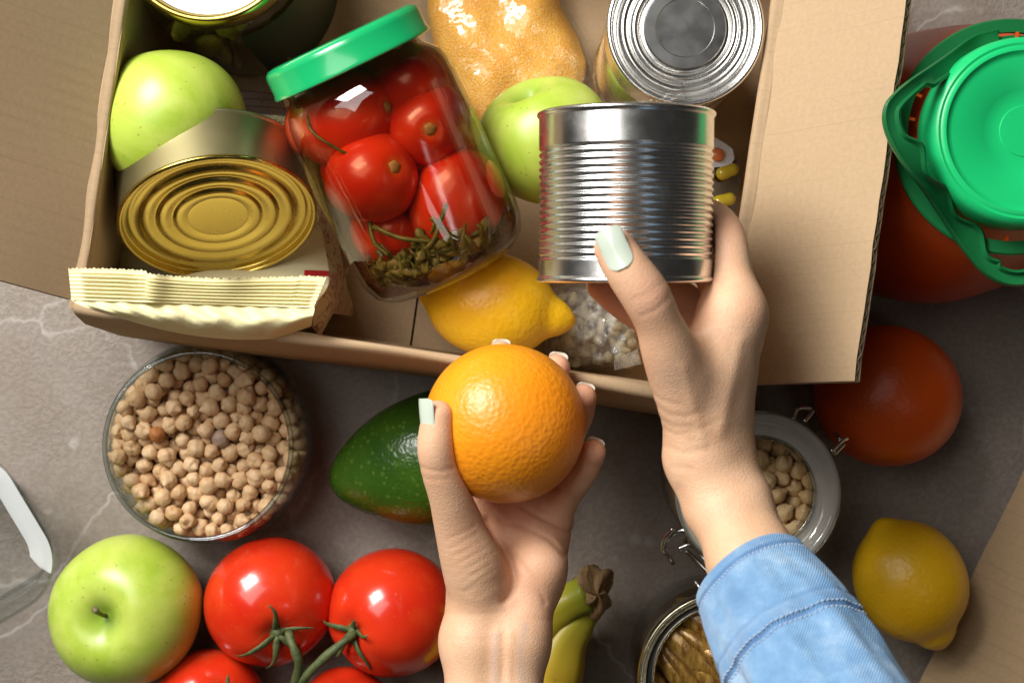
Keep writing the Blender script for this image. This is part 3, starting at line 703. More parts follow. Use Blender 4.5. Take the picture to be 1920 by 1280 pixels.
def fish(pts, r, label, seed):
    n = 26; r *= .84; p = spline([P(*q) for q in pts], n); t = np.linspace(0, 1, n); rad = r * np.sin(math.pi * np.clip(t * .93 + .05, 0, 1)) ** .55 * (1 - .3 * t) * (1 + .05 * np.sin(9 * t + seed))
    v, f = tube(p, rad, 16, .75); tag(obj('smoked_fish', v, f, M['fish']), label, 'fish', 'smoked fish in the open jar')
fish([(1235, 1158, .050), (1290, 1215, .056), (1340, 1262, .056), (1400, 1330, .05)], .0105, 'golden smoked fish lying across the middle of the open jar', 1)
fish([(1262, 1135, .047), (1320, 1165, .051), (1370, 1210, .052), (1430, 1270, .05)], .0145, 'pale brown smoked fish beside the cuff of the denim sleeve', 2)
fish([(1222, 1200, .046), (1262, 1250, .049), (1300, 1300, .05), (1340, 1370, .05)], .0088, 'dark smoked fish near the left rim of the open jar', 3)
fish([(1300, 1205, .058), (1345, 1235, .062), (1380, 1275, .06), (1420, 1330, .05)], .0070, 'thin dark smoked fish on top of the others in the open jar', 4)
fish([(1212, 1255, .044), (1240, 1300, .046), (1280, 1360, .046), (1310, 1420, .045)], .0090, 'pale smoked fish at the lower left of the open jar', 5)
fish([(1285, 1235, .054), (1320, 1262, .058), (1350, 1300, .057), (1380, 1350, .05)], .0065, 'slim brown smoked fish on top of the golden one', 6)
fish([(1268, 1178, .056), (1318, 1210, .060), (1370, 1250, .060), (1420, 1300, .055)], .0062, 'slim golden smoked fish just under the sleeve in the open jar', 7)
fish([(1240, 1205, .050), (1285, 1262, .053), (1318, 1315, .053), (1350, 1370, .05)], .0060, 'slim dark smoked fish left of the golden one in the open jar', 8)
v, f = lathe([(0, .036), (.030, .037), (.0443, .036)], 40, None, SC); obj('oil', v, f, veg('fish_oil', (.05, .025, .006), (.10, .05, .01), 60, .15), sj)

# ------------------------------------------------------------------ clear container, left edge
cc = thing('plastic_container', 'clear empty plastic container with rounded corner at the left edge', 'container', P(-120, 1120, 0))
def rr_ring(cx, cy, hw, rad, z, ang, n=14):
    pts = []
    for q in range(4):
        sx, sy = [(1, 1), (-1, 1), (-1, -1), (1, -1)][q]
        for i in range(n):
            a = (q + i / (n - 1)) * math.pi / 2; pts.append((sx * (hw - rad) + rad * math.cos(a), sy * (hw - rad) + rad * math.sin(a), 0))
    v = np.array(pts) @ rot(0, 0, ang).T; return v + [cx, cy, z]
k0 = P(-77, 1031, .04)
ang = 31
rings = [rr_ring(k0[0], k0[1], h, r, z, ang) for h, r, z in [(.030, .016, .003), (.0330, .019, .006), (.0375, .022, .030), (.0385, .023, .038), (.0440, .027, .0415), (.0446, .0275, .0405)]]
v, f = loft(rings, True, False); obj('tray', v, f, M['plastic_clear'], cc, angle=50)
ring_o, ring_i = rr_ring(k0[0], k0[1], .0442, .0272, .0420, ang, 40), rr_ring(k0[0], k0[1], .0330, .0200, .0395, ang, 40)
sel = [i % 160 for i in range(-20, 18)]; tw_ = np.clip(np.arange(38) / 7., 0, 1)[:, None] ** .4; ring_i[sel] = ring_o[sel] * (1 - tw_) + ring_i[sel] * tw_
v, f = loft([ring_o[sel] , ring_o[sel] * .5 + ring_i[sel] * .5 + [0, 0, .0014], ring_i[sel]], closed=False); obj('rim', v, f, M['milky'], cc)  # added pale strip, paints the softbox reflection along the container's edge
for rg_, nm_, rr_ in ((rr_ring(k0[0], k0[1], .0444, .0274, .0412, ang, 40), 'rim_edge', .0009), (rr_ring(k0[0], k0[1], .0325, .0185, .0058, ang, 40), 'foot_edge', .0012)):
    pts_ = np.vstack([rg_, rg_[:1]]); v, f = tube(pts_, rr_, 8, cap=False); obj(nm_, v, f, M['plastic_clear'], cc)

# ------------------------------------------------------------------ orange canister with green lid and handle
GC = P(1925, 245, .172) * [1, 1, 0]
jg = thing('canister', 'orange plastic canister with round green screw lid and handle', 'canister', GC)
v, f = lathe([(0, .002), (.066, .002), (.0715, .008), (.0725, .025), (.0700, .060), (.0640, .095), (.0570, .120), (.0490, .138), (.0405, .147), (.0405, .158), (0, .158)], 96, None, GC); obj('body', v, f, M['jug'], jg)
lp = [(.0440, .150), (.0446, .152), (.0446, .163), (.0440, .1685), (.0425, .1712), (.0408, .1720), (.0396, .1716), (.0386, .1722), (.0372, .1722), (.0360, .1708), (.0340, .1702), (.020, .1702), (.0196, .1699), (.0120, .1699), (.0117, .1702), (0, .1702)]
lp = [(a_ * .955, b_) for a_, b_ in lp]; v, f = lathe(lp, 110, None, GC); obj('lid', v, f, M['plastic_green'], jg, angle=40)
for k in range(26):                           # little bridges of the tamper band
    a = R(k * 360 / 26 + 4); v, f = box8((.0026, .0014, .002), rot(0, 0, math.degrees(a)), GC + [.0462 * math.cos(a), .0462 * math.sin(a), .1530]); obj('lug', v, f, M['jug'], jg, smooth=False)
ov = [(.0475, .1505), (.0475, .1535), (.0530, .1535), (.0538, .1525), (.0535, .1500), (.0475, .1505)]
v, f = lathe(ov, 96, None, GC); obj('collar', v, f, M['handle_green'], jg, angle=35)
zh = .152
def px_loop(pts): return [P(x, y, 0.1515 + .0275 * min(1, max(0, (1815 - x) / 110)) * min(1, max(0, (470 - y) / 120))) for x, y in pts]
spine = spline(px_loop([(1868, 70), (1822, 84), (1770, 120), (1720, 155), (1680, 190), (1668, 214), (1672, 245), (1690, 282), (1722, 330), (1755, 378), (1790, 428), (1822, 470), (1850, 502), (1880, 520), (1915, 522), (1960, 505), (1990, 470)]), 90)
wid = []
for i, p in enumerate(spine):
    s_ = S(p[2]); x, y = 960 + p[0] * s_, 640 - p[1] * s_
    wid.append(.0036 + (.0012 if y < 150 else 0) + (.0017 * (.5 + .5 * math.cos((y - 296) / 78 * 2 * math.pi)) if 250 < y < 510 and x < 1900 else 0))
tan = np.gradient(spine, axis=0); tan /= np.linalg.norm(tan, axis=1)[:, None]; side = np.cross(tan, ez); rings = []
for k in range(len(spine)):
    ins = side[k] if (GC - spine[k]) @ side[k] > 0 else -side[k]; w0 = wid[k]
    bump_ = wid[k] - .0036
    rings.append([spine[k] - ins * .0034 + ez * .0, spine[k] - ins * .0036 + ez * .0028, spine[k] - ins * .0026 + ez * .0042, spine[k] - ins * .0010 + ez * .0030, spine[k] + ins * (w0 + bump_ * 1.6 - .002) + ez * .0026, spine[k] + ins * (w0 + bump_ * 1.8 - .0008) + ez * .0050, spine[k] + ins * (w0 + bump_ * 1.8 + .0004) + ez * .0042, spine[k] + ins * (w0 + bump_ * 1.8 + .0004) + ez * 0])
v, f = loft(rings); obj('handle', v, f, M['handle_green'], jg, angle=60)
v, f = loft([[P(x, y, z) for x, y in [(1800, 100), (1825, 62), (1850, 72), (1900, 66), (1930, 68), (1920, 84), (1870, 92), (1820, 124), (1790, 150), (1772, 150)]] for z in (.149, .153)]); obj('handle_root', v, f, M['handle_green'], jg, angle=40)

# ------------------------------------------------------------------ tins
def tin_end(r, z, rings=((.86, -.0018), (.80, .0004), (.70, -.0014), (.64, .0004), (.54, -.0012), (.49, -.0002))):
    p = [(r, z - .0022), (r + .0008, z - .001), (r + .0007, z), (r - .0004, z + .0006), (r - .0014, z), (r - .0018, z - .0028), (r * .93, z - .0032)]
    for q, d in rings: p.append((r * q, z - .0026 + d))
    p += [(r * .30, z - .0028), (r * .29, z - .0025), (0, z - .0025)]; return p
def smooth_prof(p, n=5):
    q = spline([(a, b, 0) for a, b in p], len(p) * n)[:, :2]; q[:, 0] = np.maximum(q[:, 0], 0); return q
def tin(label, base, axis, r, h, m_side, m_end, ribs=None, up=(0, 1, 0), group='metal food tins', endrings=None, bottom=None):
    Mx = frame(axis, up); o = thing('tin_can', label, 'tin', base, group)
    p = [(r, .0015)]
    zz = np.linspace(.003, h - .003, 240 if ribs else 6)
    for z in zz:
        d = 0
        if ribs and ribs[0] < z < ribs[1]: d = -.00075 * (.5 - .5 * math.cos((z - ribs[0]) / ribs[2] * 2 * math.pi))
        p.append((r + d, z))
    p.append((r, h - .0015)); v, f = lathe(p, 128, Mx, base); obj('body', v, f, m_side, o)
    e = smooth_prof(tin_end(r, h) if endrings is None else tin_end(r, h, endrings)); v, f = lathe(e, 128, Mx, base); obj('lid', v, f, m_end, o)
    v, f = lathe(smooth_prof([(a, h - b) for a, b in tin_end(r, h)]), 96, Mx, base); obj('bottom_end', v, f, bottom or m_end, o)
    return o
CA = np.array([0, .99, .045]); CA /= np.linalg.norm(CA)
CB = P(1173, 527, .2068); CR = .0362; CH = .0692
tin('silver ribbed tin held sideways in the right hand', CB, CA, CR, CH, M['tin'], M['tin'], ribs=(.0085, .0085 + .0029 * 16, .0029), up=(0, 0, 1))
tin('silver tin standing upright in the box behind the held tin', P(1286, 50, .133) * [1, 1, 0] + [0, 0, .014], (0, 0, 1), .0362, .118, M['tin'], M['tin'], ribs=(.02, .09, .003),
    endrings=((.88, -.0022), (.83, .0006), (.77, .0006), (.72, -.0016), (.68, .0004), (.63, .0004), (.59, -.0018), (.56, -.0008)))
st_ = [o for o in bpy.data.objects if o.get('label', '').startswith('silver tin standing')][0]
v, f = lathe([(.0196, .1158), (.0190, .1163), (.0140, .1164), (.0136, .1161), (0, .1161)], 80, None, W[st_]); obj('lid_panel', v, f, M['tin_matte'], st_, angle=4)
GA = np.array([.19, -.81, .50]); GA /= np.linalg.norm(GA); gb = P(410, 414, .102) - GA * .030
tin('low gold tin leaning in the box on the cream packet', gb, GA, .0475, .030, M['gold_side'], M['gold'], up=(0, 0, 1), bottom=M['gold_side'],
    endrings=((.89, -.0004), (.85, -.0010), (.80, -.0006), (.76, .0004), (.71, .0007), (.66, -.0004), (.63, -.0008), (.59, .0006), (.54, .0009), (.49, -.0002), (.46, -.0006), (.42, .0007), (.37, .0010)))

# ------------------------------------------------------------------ jar of pickled tomatoes
ja, jb = P(636, 70, .129), P(846, 505, .099)
JA = (jb - ja) / np.linalg.norm(jb - ja); JL = np.linalg.norm(jb - ja); Mj = frame(JA, (0, 0, 1))
tj = thing('tomato_jar', 'glass jar of pickled tomatoes with green lid lying in the box', 'jar', ja)
v, f = lathe([(0, 0), (.0345, 0), (.0375, .0006), (.0392, .002), (.0398, .004), (.0398, .0118), (.0404, .0128), (.0404, .0142), (.0396, .0148), (.037, .0145)], 96, Mj, ja); obj('lid', v, f, M['lid_green'], tj, angle=40)
gp = [(.0345, .006), (.0345, .0155), (.0350, .0180), (.0380, .0208), (.0412, .0240), (.0430, .0290), (.0436, .0360), (.0436, JL - .022), (.0430, JL - .012), (.0400, JL - .004), (.0350, JL), (.0300, JL - .001), (0, JL - .004)]
v, f = lathe(gp, 128, Mj, ja); obj('glass_wall', v, f, M['glass_jar'], tj)
gi = [(max(0, a - .0024), min(b, JL - .004)) for a, b in gp]
v, f = lathe(gi, 96, Mj, ja); obj('brine', v, f, M['brine'], tj)
def ptom(px, py, z, r, L, axis, sd, label, scar=True):
    def fn(th, ph):
        rr = 1 + .03 * math.cos(3 * ph + sd) * math.sin(th) - .08 * math.exp(-(th / .2) ** 2)
        return np.array([r * rr * math.sin(th) * math.cos(ph), r * rr * math.sin(th) * math.sin(ph), L * rr * math.cos(th)])
    q = P(px, py, z); d = q - ja; al = min(max(d @ JA, .012 + r), JL - r - .004); pr2 = d - JA * (d @ JA); rl = np.linalg.norm(pr2); lim = .0408 - r * 1.02 - max(0, .036 - al) * .35
    q = ja + JA * al + pr2 * min(1, lim / (rl + 1e-9))
    o = fruit('pickled_tomato', label, 'tomato', fn, q, frame(axis), M['pickled'], 40, 26, 'pickled tomatoes in the jar')
    if scar:
        v, f = sphere_fn(lambda th, ph: np.array([.0032 * math.sin(th) * math.cos(ph) * (1 + .2 * math.sin(5 * ph)), .0032 * math.sin(th) * math.sin(ph), L * .925 + .0016 * math.cos(th)]), 14, 8); child('stem_scar', v, f, M['scar'], o)
ptom(634, 208, .118, .0228, .0305, (.82, .10, .55), 1, 'long pickled tomato next to the green lid, leftmost in the jar')
ptom(760, 160, .098, .0200, .0240, (.5, .2, -.3), 9, 'dark pickled tomato behind the glare near the lid', False)
ptom(775, 330, .088, .0200, .0240, (.5, -.6, -.3), 10, 'dark pickled tomato at the back between the others', False)
ptom(780, 430, .085, .0200, .0240, (-.5, .6, -.3), 11, 'dark pickled tomato low behind the herbs', False)
ptom(697, 332, .122, .0222, .0235, (.55, .12, .80), 2, 'pickled tomato with brown stem scar in the middle of the jar')
ptom(800, 232, .117, .0210, .0235, (.15, -.25, .95), 3, 'pickled tomato under the bright glare in the jar')
ptom(862, 376, .113, .0225, .0270, (.40, .80, .3), 4, 'large pickled tomato at the lower right of the jar', False)
ptom(812, 112, .112, .0195, .0250, (.6, -.45, .55), 5, 'pickled tomato just under the right end of the lid')
ptom(640, 345, .092, .0205, .0250, (-.4, .3, .2), 6, 'dark pickled tomato deep at the left side of the jar', False)
ptom(872, 245, .100, .0190, .0240, (.5, .5, .2), 7, 'pickled tomato pressed to the right glass wall', False)
ptom(700, 440, .092, .0190, .0220, (-.2, .3, -.5), 8, 'pickled tomato above the herbs at the lower left', False)
hb = []; g2 = random.Random(5)
def inside(q, m=.0035):
    d = q - ja; a = d @ JA; r_ = np.linalg.norm(d - JA * a); lim = .0405 - m - max(0, a - (JL - .018)) * .55
    a = min(max(a, .02), JL - .0055 - m * .5); pr2 = (d - JA * (d @ JA)); pr2 = pr2 * min(1, lim / (r_ + 1e-9)); return ja + JA * a + pr2
for k in range(520):
    a = JL - .006 - abs(g2.gauss(0, .0085)); th = g2.uniform(0, 6.28); rr = math.sqrt(g2.random()) * .037
    c0 = ja + JA * a + Mj @ np.array([rr * math.cos(th), rr * math.sin(th), 0])
    d = np.array([g2.gauss(0, 1), g2.gauss(0, 1), g2.gauss(0, .5)]); d /= np.linalg.norm(d); L = g2.uniform(.003, .008)
    p = [inside(c0 - d * L), inside(c0 + np.array([g2.gauss(0, .002), g2.gauss(0, .002), g2.gauss(0, .001)])), inside(c0 + d * L)]
    hb.append(tube(spline(p, 6), [g2.uniform(.0005, .0009)] * 6 if k % 3 == 1 else [.0006, .0016 + .0006 * math.sin(k), .0030, .0024 + .0008 * math.sin(2 * k), .0013, .0003], 6, .22 if k % 3 != 1 else 1))
for q in [[(838, 382, .142), (826, 420, .144), (815, 448, .142), (800, 466, .14)], [(808, 408, .143), (835, 430, .143), (850, 452, .141), (852, 468, .138)], [(700, 425, .132), (750, 446, .137), (800, 452, .138), (850, 455, .137)], [(690, 380, .12), (700, 450, .125), (730, 480, .126)]]:
    hb.append(tube(spline([inside(P(*p)) for p in q], 14), .0012, 6))
for q in [[(568, 160, .13), (580, 240, .138), (625, 275, .14), (660, 292, .138)]]: hb.append(tube(spline([inside(P(*p), .001) for p in q], 14), .0007, 6))
v, f = join(hb); tag(obj('pickling_herbs', v, f, M['herb']), 'brown green dill and herbs at the bottom of the tomato jar', 'herbs', kind='stuff')
def brine_inside(p): return p

# ------------------------------------------------------------------ jar of pickled vegetables, lid whitened by softbox reflection
VC = P(388, -126, .122) * [1, 1, 0]
vj = thing('pickle_jar', 'glass jar of pickled vegetables with gold rimmed pale lid', 'jar', VC)
v, f = lathe([(0, .008), (.044, .008), (.048, .012), (.0488, .03), (.0488, .075), (.047, .092), (.042, .106), (.040, .112)], 80, None, VC); obj('glass_wall', v, f, M['glass_jar'], vj)
v, f = lathe([(.0432, .108), (.0436, .111), (.0434, .1195), (.0426, .1222), (.0410, .1228), (.0396, .1218), (.0390, .1196), (.0384, .1192)], 96, None, VC); obj('lid_rim', v, f, M['gold'], vj)
v, f = lathe([(.0386, .1191), (.0375, .1189), (0, .1189)], 80, None, VC); obj('lid_panel', v, f, M['white'], vj)  # lid centre whitened to show the softbox mirrored in it
a = np.linspace(R(-75), R(28), 24); rings = [[VC + [(.0492 + o) * math.cos(t), (.0492 + o) * math.sin(t), z] for t in a] for o, z in ((0, .014), (0, .085), (-.003, .098))]
v, f = loft(rings, closed=False); obj('label', v, f, M['dark_label'], vj)
pv = []; pc = []
for k in range(70):
    th = g2.uniform(0, 6.28); rr = .046 - g2.random() ** 2 * .02; z = g2.uniform(.016, .096); rr -= max(0, z - .085) * .5 + .004
    c0 = VC + [rr * math.cos(th), rr * math.sin(th), z]; s3 = np.array([g2.uniform(.006, .012), g2.uniform(.005, .009), g2.uniform(.002, .004)]); rm = rot(g2.uniform(0, 360), g2.uniform(60, 120), math.degrees(th))
    v, f = sphere_fn(lambda th, ph: np.array([math.sin(th) * math.cos(ph), math.sin(th) * math.sin(ph), math.cos(th)]) * s3, 12, 8); v = v @ rm.T
    (pc if k % 9 == 0 else pv).append((v + c0, f))
v, f = join(pv); tag(obj('pickled_vegetables', v, f, M['pickle']), 'yellow green pickled vegetable slices in the pale lidded jar', 'vegetables', kind='stuff')
v, f = join(pc); tag(obj('pickled_carrots', v, f, M['carrot']), 'orange carrot pieces in the pale lidded jar', 'vegetables', kind='stuff')

# ------------------------------------------------------------------ cream paper packet
pk = thing('paper_packet', 'cream paper packet with ridged seal hanging over the front of the box', 'packet', P(400, 420, .007))
secs = [(170, 262, 520, .052), (210, 250, 536, .055), (300, 226, 566, .056), (400, 205, 592, .056), (470, 192, 607, .057), (505, 187, 612, .062), (530, 183, 611, .080), (560, 178, 606, .112), (586, 182, 600, .124)]
ringsT, UVT, ringsL, ringsR = [], [], [], []
for y, l, r, zt in secs:
    a, b = P(l, y, zt), P(r, y, zt); row = []
    for i in range(25):
        t = i / 24; q = a + (b - a) * t; q[2] += -.010 * (abs(2 * t - 1) ** 5) + .0012 * math.sin(13 * t + y * .03); row.append(q); UVT.append((t, (y - 170) / 416))
    ringsT.append(row)
    def sidewall(q, dx): return [q, q + [dx * .5, 0, -.004], q + [dx, 0, -.014], q + [dx * 1.1 + .001 * math.sin(y * .08), 0, -.03], q + [dx, 0, -(q[2] - .02)], q + [dx * .2, 0, -(q[2] - .009)]]
    ringsR.append(sidewall(row[-1], .004)); ringsL.append(sidewall(row[0], -.003))
v, f = loft(ringsT, closed=False); obj('printed_face', v, f, M['printed'], pk, uv=UVT)
v, f = loft(ringsR, closed=False); obj('side_gusset', v, f, M['side'], pk)
v, f = loft(ringsL, closed=False); obj('side_gusset', v, f, M['side'], pk)
# the ridged seal: rows of ridges, toothed far edge
V, U, F = [], [], []; nx, ny = 120, 44
for j in range(ny + 1):
    for i in range(nx + 1):
        u, w_ = i / nx, j / ny
        xl, xr = 128 + 6 * w_, 612 - 24 * w_
        ytop = 503 + 18 * u - 6 * math.sin(u * 9) * .4 + (6 * math.sin(u * 3.1) if .3 < u < .9 else 0); ybot = 562 + 15 * u
        px = xl + (xr - xl) * u; py = ytop + (ybot - ytop) * w_ + ((1.2 + .8 * math.sin(i * 1.7)) * ((i % 2) * 2 - 1) * (j == 0))
        z = .150 + .0035 * math.sin(u * 5.5 + .6) - .004 * u + .0045 * math.exp(-((u - .62) / .09) ** 2) * (1 - w_) + .0035 * math.exp(-((u - .33) / .05) ** 2)
        edge = min(1, max(0, (w_ - .12) / .06)) * min(1, max(0, (.97 - w_) / .04)) * (1 if u > .05 and u < .97 else .2)
        z += .00115 * math.sin((w_ - .1) / .86 * 2 * math.pi * 7) * edge
        V.append(P(px, py, z)); U.append((u, w_))
for j in range(ny):
    for i in range(nx): a_ = j * (nx + 1) + i; F.append([a_, a_ + nx + 1, a_ + nx + 2, a_ + 1])
obj('seal', V, F, M['paper'], pk)
V, F = [], []; nx, ny = 60, 16                # the pouch of paper below the seal, resting over the rim
for j in range(ny + 1):
    for i in range(nx + 1):
        u, w_ = i / nx, j / ny; xl = 134 + 90 * w_ ** 1.5; xr = 590 - 6 * w_; y0 = 561 + 15 * u; y1 = 575 + 62 * (math.sin(math.pi * min(1, u * .62 + .08)) ** .8) - 14 * u * 0 - (16 * (u - .8) / .2 if u > .8 else 0)
        px = xl + (xr - xl) * u; py = y0 + (y1 - y0) * w_
        z = .1475 + .004 * math.sin(u * 5.5 + .6) * (1 - w_) + .006 * math.sin(math.pi * w_) - .012 * w_ ** 3 + .0008 * math.sin(u * 31 + 7 * w_) * math.sin(math.pi * w_) ** 2 + .0009 * math.sin(u * 71 - 9 * w_) * (1 - w_) - .003 * u
        V.append(P(px, py, z))
for j in range(ny):
    for i in range(nx): a_ = j * (nx + 1) + i; F.append([a_, a_ + nx + 1, a_ + nx + 2, a_ + 1])
obj('pouch', V, F, M['paper'], pk)
V = [P(*q) for q in [(584, 520, .128), (613, 540, .126), (619, 560, .122), (590, 578, .134), (586, 612, .128), (600, 632, .118), (640, 560, .085), (655, 500, .070), (625, 512, .110)]]
obj('fold', V, [[0, 1, 2, 3], [3, 2, 5, 4], [2, 6, 5], [2, 1, 8, 6], [8, 7, 6]], M['side'], pk, smooth=False)

# ------------------------------------------------------------------ bag of corn grits
def pillow(outline, zb, zt, name, m, parent, seed, amp=.003, n=26, freq=60, puff=.55):
    """a cushion over a pixel outline: rings shrink towards the middle, wrinkled"""
    o_ = np.array(outline, float); n0 = len(o_); t = np.linspace(0, n0, 72, endpoint=False); ex = np.vstack([o_, o_[:1]])
    pl = np.array([ex[int(k)] * (1 - (k - int(k))) + ex[int(k) + 1] * (k - int(k)) for k in t]); c = pl.mean(0); rings = []
    for k in range(14):
        s_ = 1 - (k / 13) ** 1.0; hh = zb + (zt - zb) * (1 - s_ ** 2.6) ** puff
        rg = []
        for q in pl:
            e = c + (q - c) * (s_ * .985 + .002); p = P(e[0], e[1], hh); p[2] += wob(p, freq * 2.5, amp, seed) * (1 - s_ ** 6) + wob(p, freq * 7, amp * .35, seed + 3) * (1 - s_ ** 4); rg.append(p)
        rings.append(rg)
    v, f = loft(rings, False, True); v2, f2 = loft([[P(e[0], e[1], zb) for e in pl], [P(c[0] + (e[0] - c[0]) * .02, c[1] + (e[1] - c[1]) * .02, zb - .001) for e in pl]], False, True)
    return obj(name, *join([(v, f)]), m, parent)
cb = thing('corn_grits_bag', 'clear bag of yellow corn grits at the back of the box', 'bag', P(960, 60, .006))
go = [(805, -70), (1035, -70), (1052, 10), (1085, 70), (1102, 118), (1092, 190), (1040, 240), (900, 250), (855, 190), (812, 90), (798, 20)]
pillow(go, .010, .032, 'grits', M['grits'], cb, 2, .0016, puff=.32)
pillow([(784, -75), (1045, -75), (1062, 8), (1096, 66), (1116, 130), (1128, 200), (1060, 262), (890, 270), (842, 200), (800, 90), (785, 20)], .009, .0345, 'film', M['film'], cb, 2, .0017, puff=.32)

# bag of pale pasta at the front
rb = thing('pasta_bag', 'crumpled clear bag of pale food beside the lemon in the box', 'bag', P(1120, 640, .008))
ps = []; g3 = random.Random(9)
pillow([(1045, 560), (1110, 545), (1180, 590), (1196, 650), (1160, 682), (1090, 682), (1045, 655)], .008, .030, 'contents', M['rice'], rb, 8, .002, freq=110)
for k in range(120):
    x, y = g3.uniform(1040, 1190), g3.uniform(555, 680); z = .030 + g3.uniform(0, .018); a_ = g3.uniform(0, 6.28); L = g3.uniform(.0025, .0048); c_ = P(x, y, z); d_ = np.array([math.cos(a_), math.sin(a_), g3.uniform(-.4, .4)]) * L
    sd_ = np.array([-d_[1], d_[0], .003]) * g3.uniform(-.5, .5); ps.append(tube(spline([c_ - d_, c_ + sd_, c_ + d_], 7), [.0008, .0019, .0024, .0025, .0024, .0019, .0008], 8))
v, f = join(ps); tag(obj('pasta_pieces', v, f, M['rice'], rb), kind='stuff')
fb_ = pillow([(1020, 545), (1100, 520), (1190, 575), (1215, 650), (1185, 695), (1090, 702), (1020, 680)], .007, .062, 'film', M['film_milky'], rb, 12, .0045, freq=120)
V, F = [], []
for i in range(33):
    for j in range(3):
        t = i / 32; V.append(P(1152 + 44 * t + 4 * j * t, 674 - 20 * t + j * (10 + 4 * t), .066 + .0012 * (i % 2) - .002 * j))
for i in range(32):
    for j in range(2): a_ = i * 3 + j; F.append([a_, a_ + 1, a_ + 4, a_ + 3])
obj('seal', V, F, M['film_milky'], rb, smooth=False)
# loose crumple of film on the standing tin
V, F = [], []
for j in range(9):
    for i in range(17):
        u, w_ = i / 16, j / 8; p = P(1185 + 100 * u - 14 * w_, 178 + 20 * w_ + 8 * math.sin(u * 5), .136 + .0022 * math.sin(u * 17 + 6 * w_) + .0016 * math.sin(9 * w_ + 8 * u)); V.append(p)
for j in range(8):
    for i in range(16): a_ = j * 17 + i; F.append([a_, a_ + 17, a_ + 18, a_ + 1])
tag(obj('plastic_film', V, F, M['film']), 'small crumpled clear film on the edge of the standing tin', 'film')

# ------------------------------------------------------------------ pill blisters
def card(name, pts, z0, z1, m, parent): v, f = loft([[P(x, y, z0) for x, y in pts], [P(x, y, z1) for x, y in pts]]); return obj(name, v, f, m, parent, smooth=False)
bl = thing('pill_blister', 'white pill blister with orange pill behind the held tin', 'blister', P(1330, 290, .05))
card('foil', [(1240, 245), (1330, 252), (1358, 268), (1374, 280), (1377, 298), (1368, 312), (1240, 320)], .058, .0592, M['foil'], bl)
v, f = sphere_fn(lambda th, ph: P(1345, 290, .061) + np.array([.0037 * math.sin(th) * math.cos(ph), .0035 * math.sin(th) * math.sin(ph), .0028 * math.cos(th)]), 20, 12); obj('pill', v, f, M['pill'], bl)
b3 = thing('pill_blister', 'clear blister of amber capsules between held tin and box flap', 'blister', P(1340, 340, .05))
card('backing', [(1250, 318), (1370, 292), (1384, 296), (1388, 330), (1378, 400), (1250, 410)], .0530, .0540, thin_glass('dark_blister', (.42, .40, .34), (.3, .3, .28), 2, .05, 1, .12), b3)
for (x, y, a_) in [(1364, 322, 22), (1358, 376, 15), (1318, 338, 22), (1315, 392, 15)]:
    d = np.array([math.cos(R(a_)), math.sin(R(a_)), 0]); c0 = P(x, y, .0585)
    pts = [c0 + d * t for t in np.linspace(-.0062, .0062, 15)]; rad = [.0034 * math.sqrt(max(0.02, 1 - max(0, (abs(t) - .0030) / .0033) ** 2)) * (1.07 if t < 0 else 1) for t in np.linspace(-.0062, .0062, 15)]
    v, f = tube(pts, rad, 16); obj('capsule', v, f, M['capsule'], b3)

# ------------------------------------------------------------------ hands, grown as one surface from a distance field
def surface_nets(Fd, org, h):
    nx, ny, nz = Fd.shape; sg = Fd < 0
    c = np.zeros((nx - 1, ny - 1, nz - 1), np.int8)
    for dx in (0, 1):
        for dy in (0, 1):
            for dz in (0, 1): c += sg[dx:nx - 1 + dx, dy:ny - 1 + dy, dz:nz - 1 + dz]
    act = (c > 0) & (c < 8); ii = np.argwhere(act); idm = -np.ones(act.shape, np.int32); idm[act] = np.arange(len(ii))
    acc = np.zeros((len(ii), 3)); cnt = np.zeros(len(ii))
    cor = [(x, y, z) for x in (0, 1) for y in (0, 1) for z in (0, 1)]
    for a in cor:
        for ax in range(3):
            if a[ax]: continue
            b = list(a); b[ax] = 1
            fa_ = Fd[ii[:, 0] + a[0], ii[:, 1] + a[1], ii[:, 2] + a[2]]; fb2 = Fd[ii[:, 0] + b[0], ii[:, 1] + b[1], ii[:, 2] + b[2]]
            m = (fa_ < 0) != (fb2 < 0); t = np.where(m, fa_ / np.where(m, fa_ - fb2, 1), 0)
            p = np.array(a, float)[None] + np.zeros((len(ii), 3)); p[:, ax] += t; acc[m] += p[m]; cnt[m] += 1
    v = (ii + acc / cnt[:, None]) * h + org; faces = []
    for ax in range(3):
        u, w_ = (ax + 1) % 3, (ax + 2) % 3
        s0 = [slice(1, -1)] * 3; s0[ax] = slice(0, -1); s1 = list(s0); s1[ax] = slice(1, None)
        A_, B_ = sg[tuple(s0)], sg[tuple(s1)]; e = np.argwhere(A_ != B_); off = np.array([1, 1, 1]); off[ax] = 0; g_ = e + off
        def cell(du, dw): q = g_.copy(); q[:, u] -= du; q[:, w_] -= dw; return idm[q[:, 0], q[:, 1], q[:, 2]]
        q = np.stack([cell(1, 1), cell(0, 1), cell(0, 0), cell(1, 0)], 1); fl = A_[tuple(e.T)]; q[~fl] = q[~fl][:, ::-1]; faces.append(q)
    return v, np.concatenate(faces)
def smin(a, b, k):
    h = np.clip(.5 + .5 * (b - a) / k, 0, 1); return b + (a - b) * h - k * h * (1 - h)
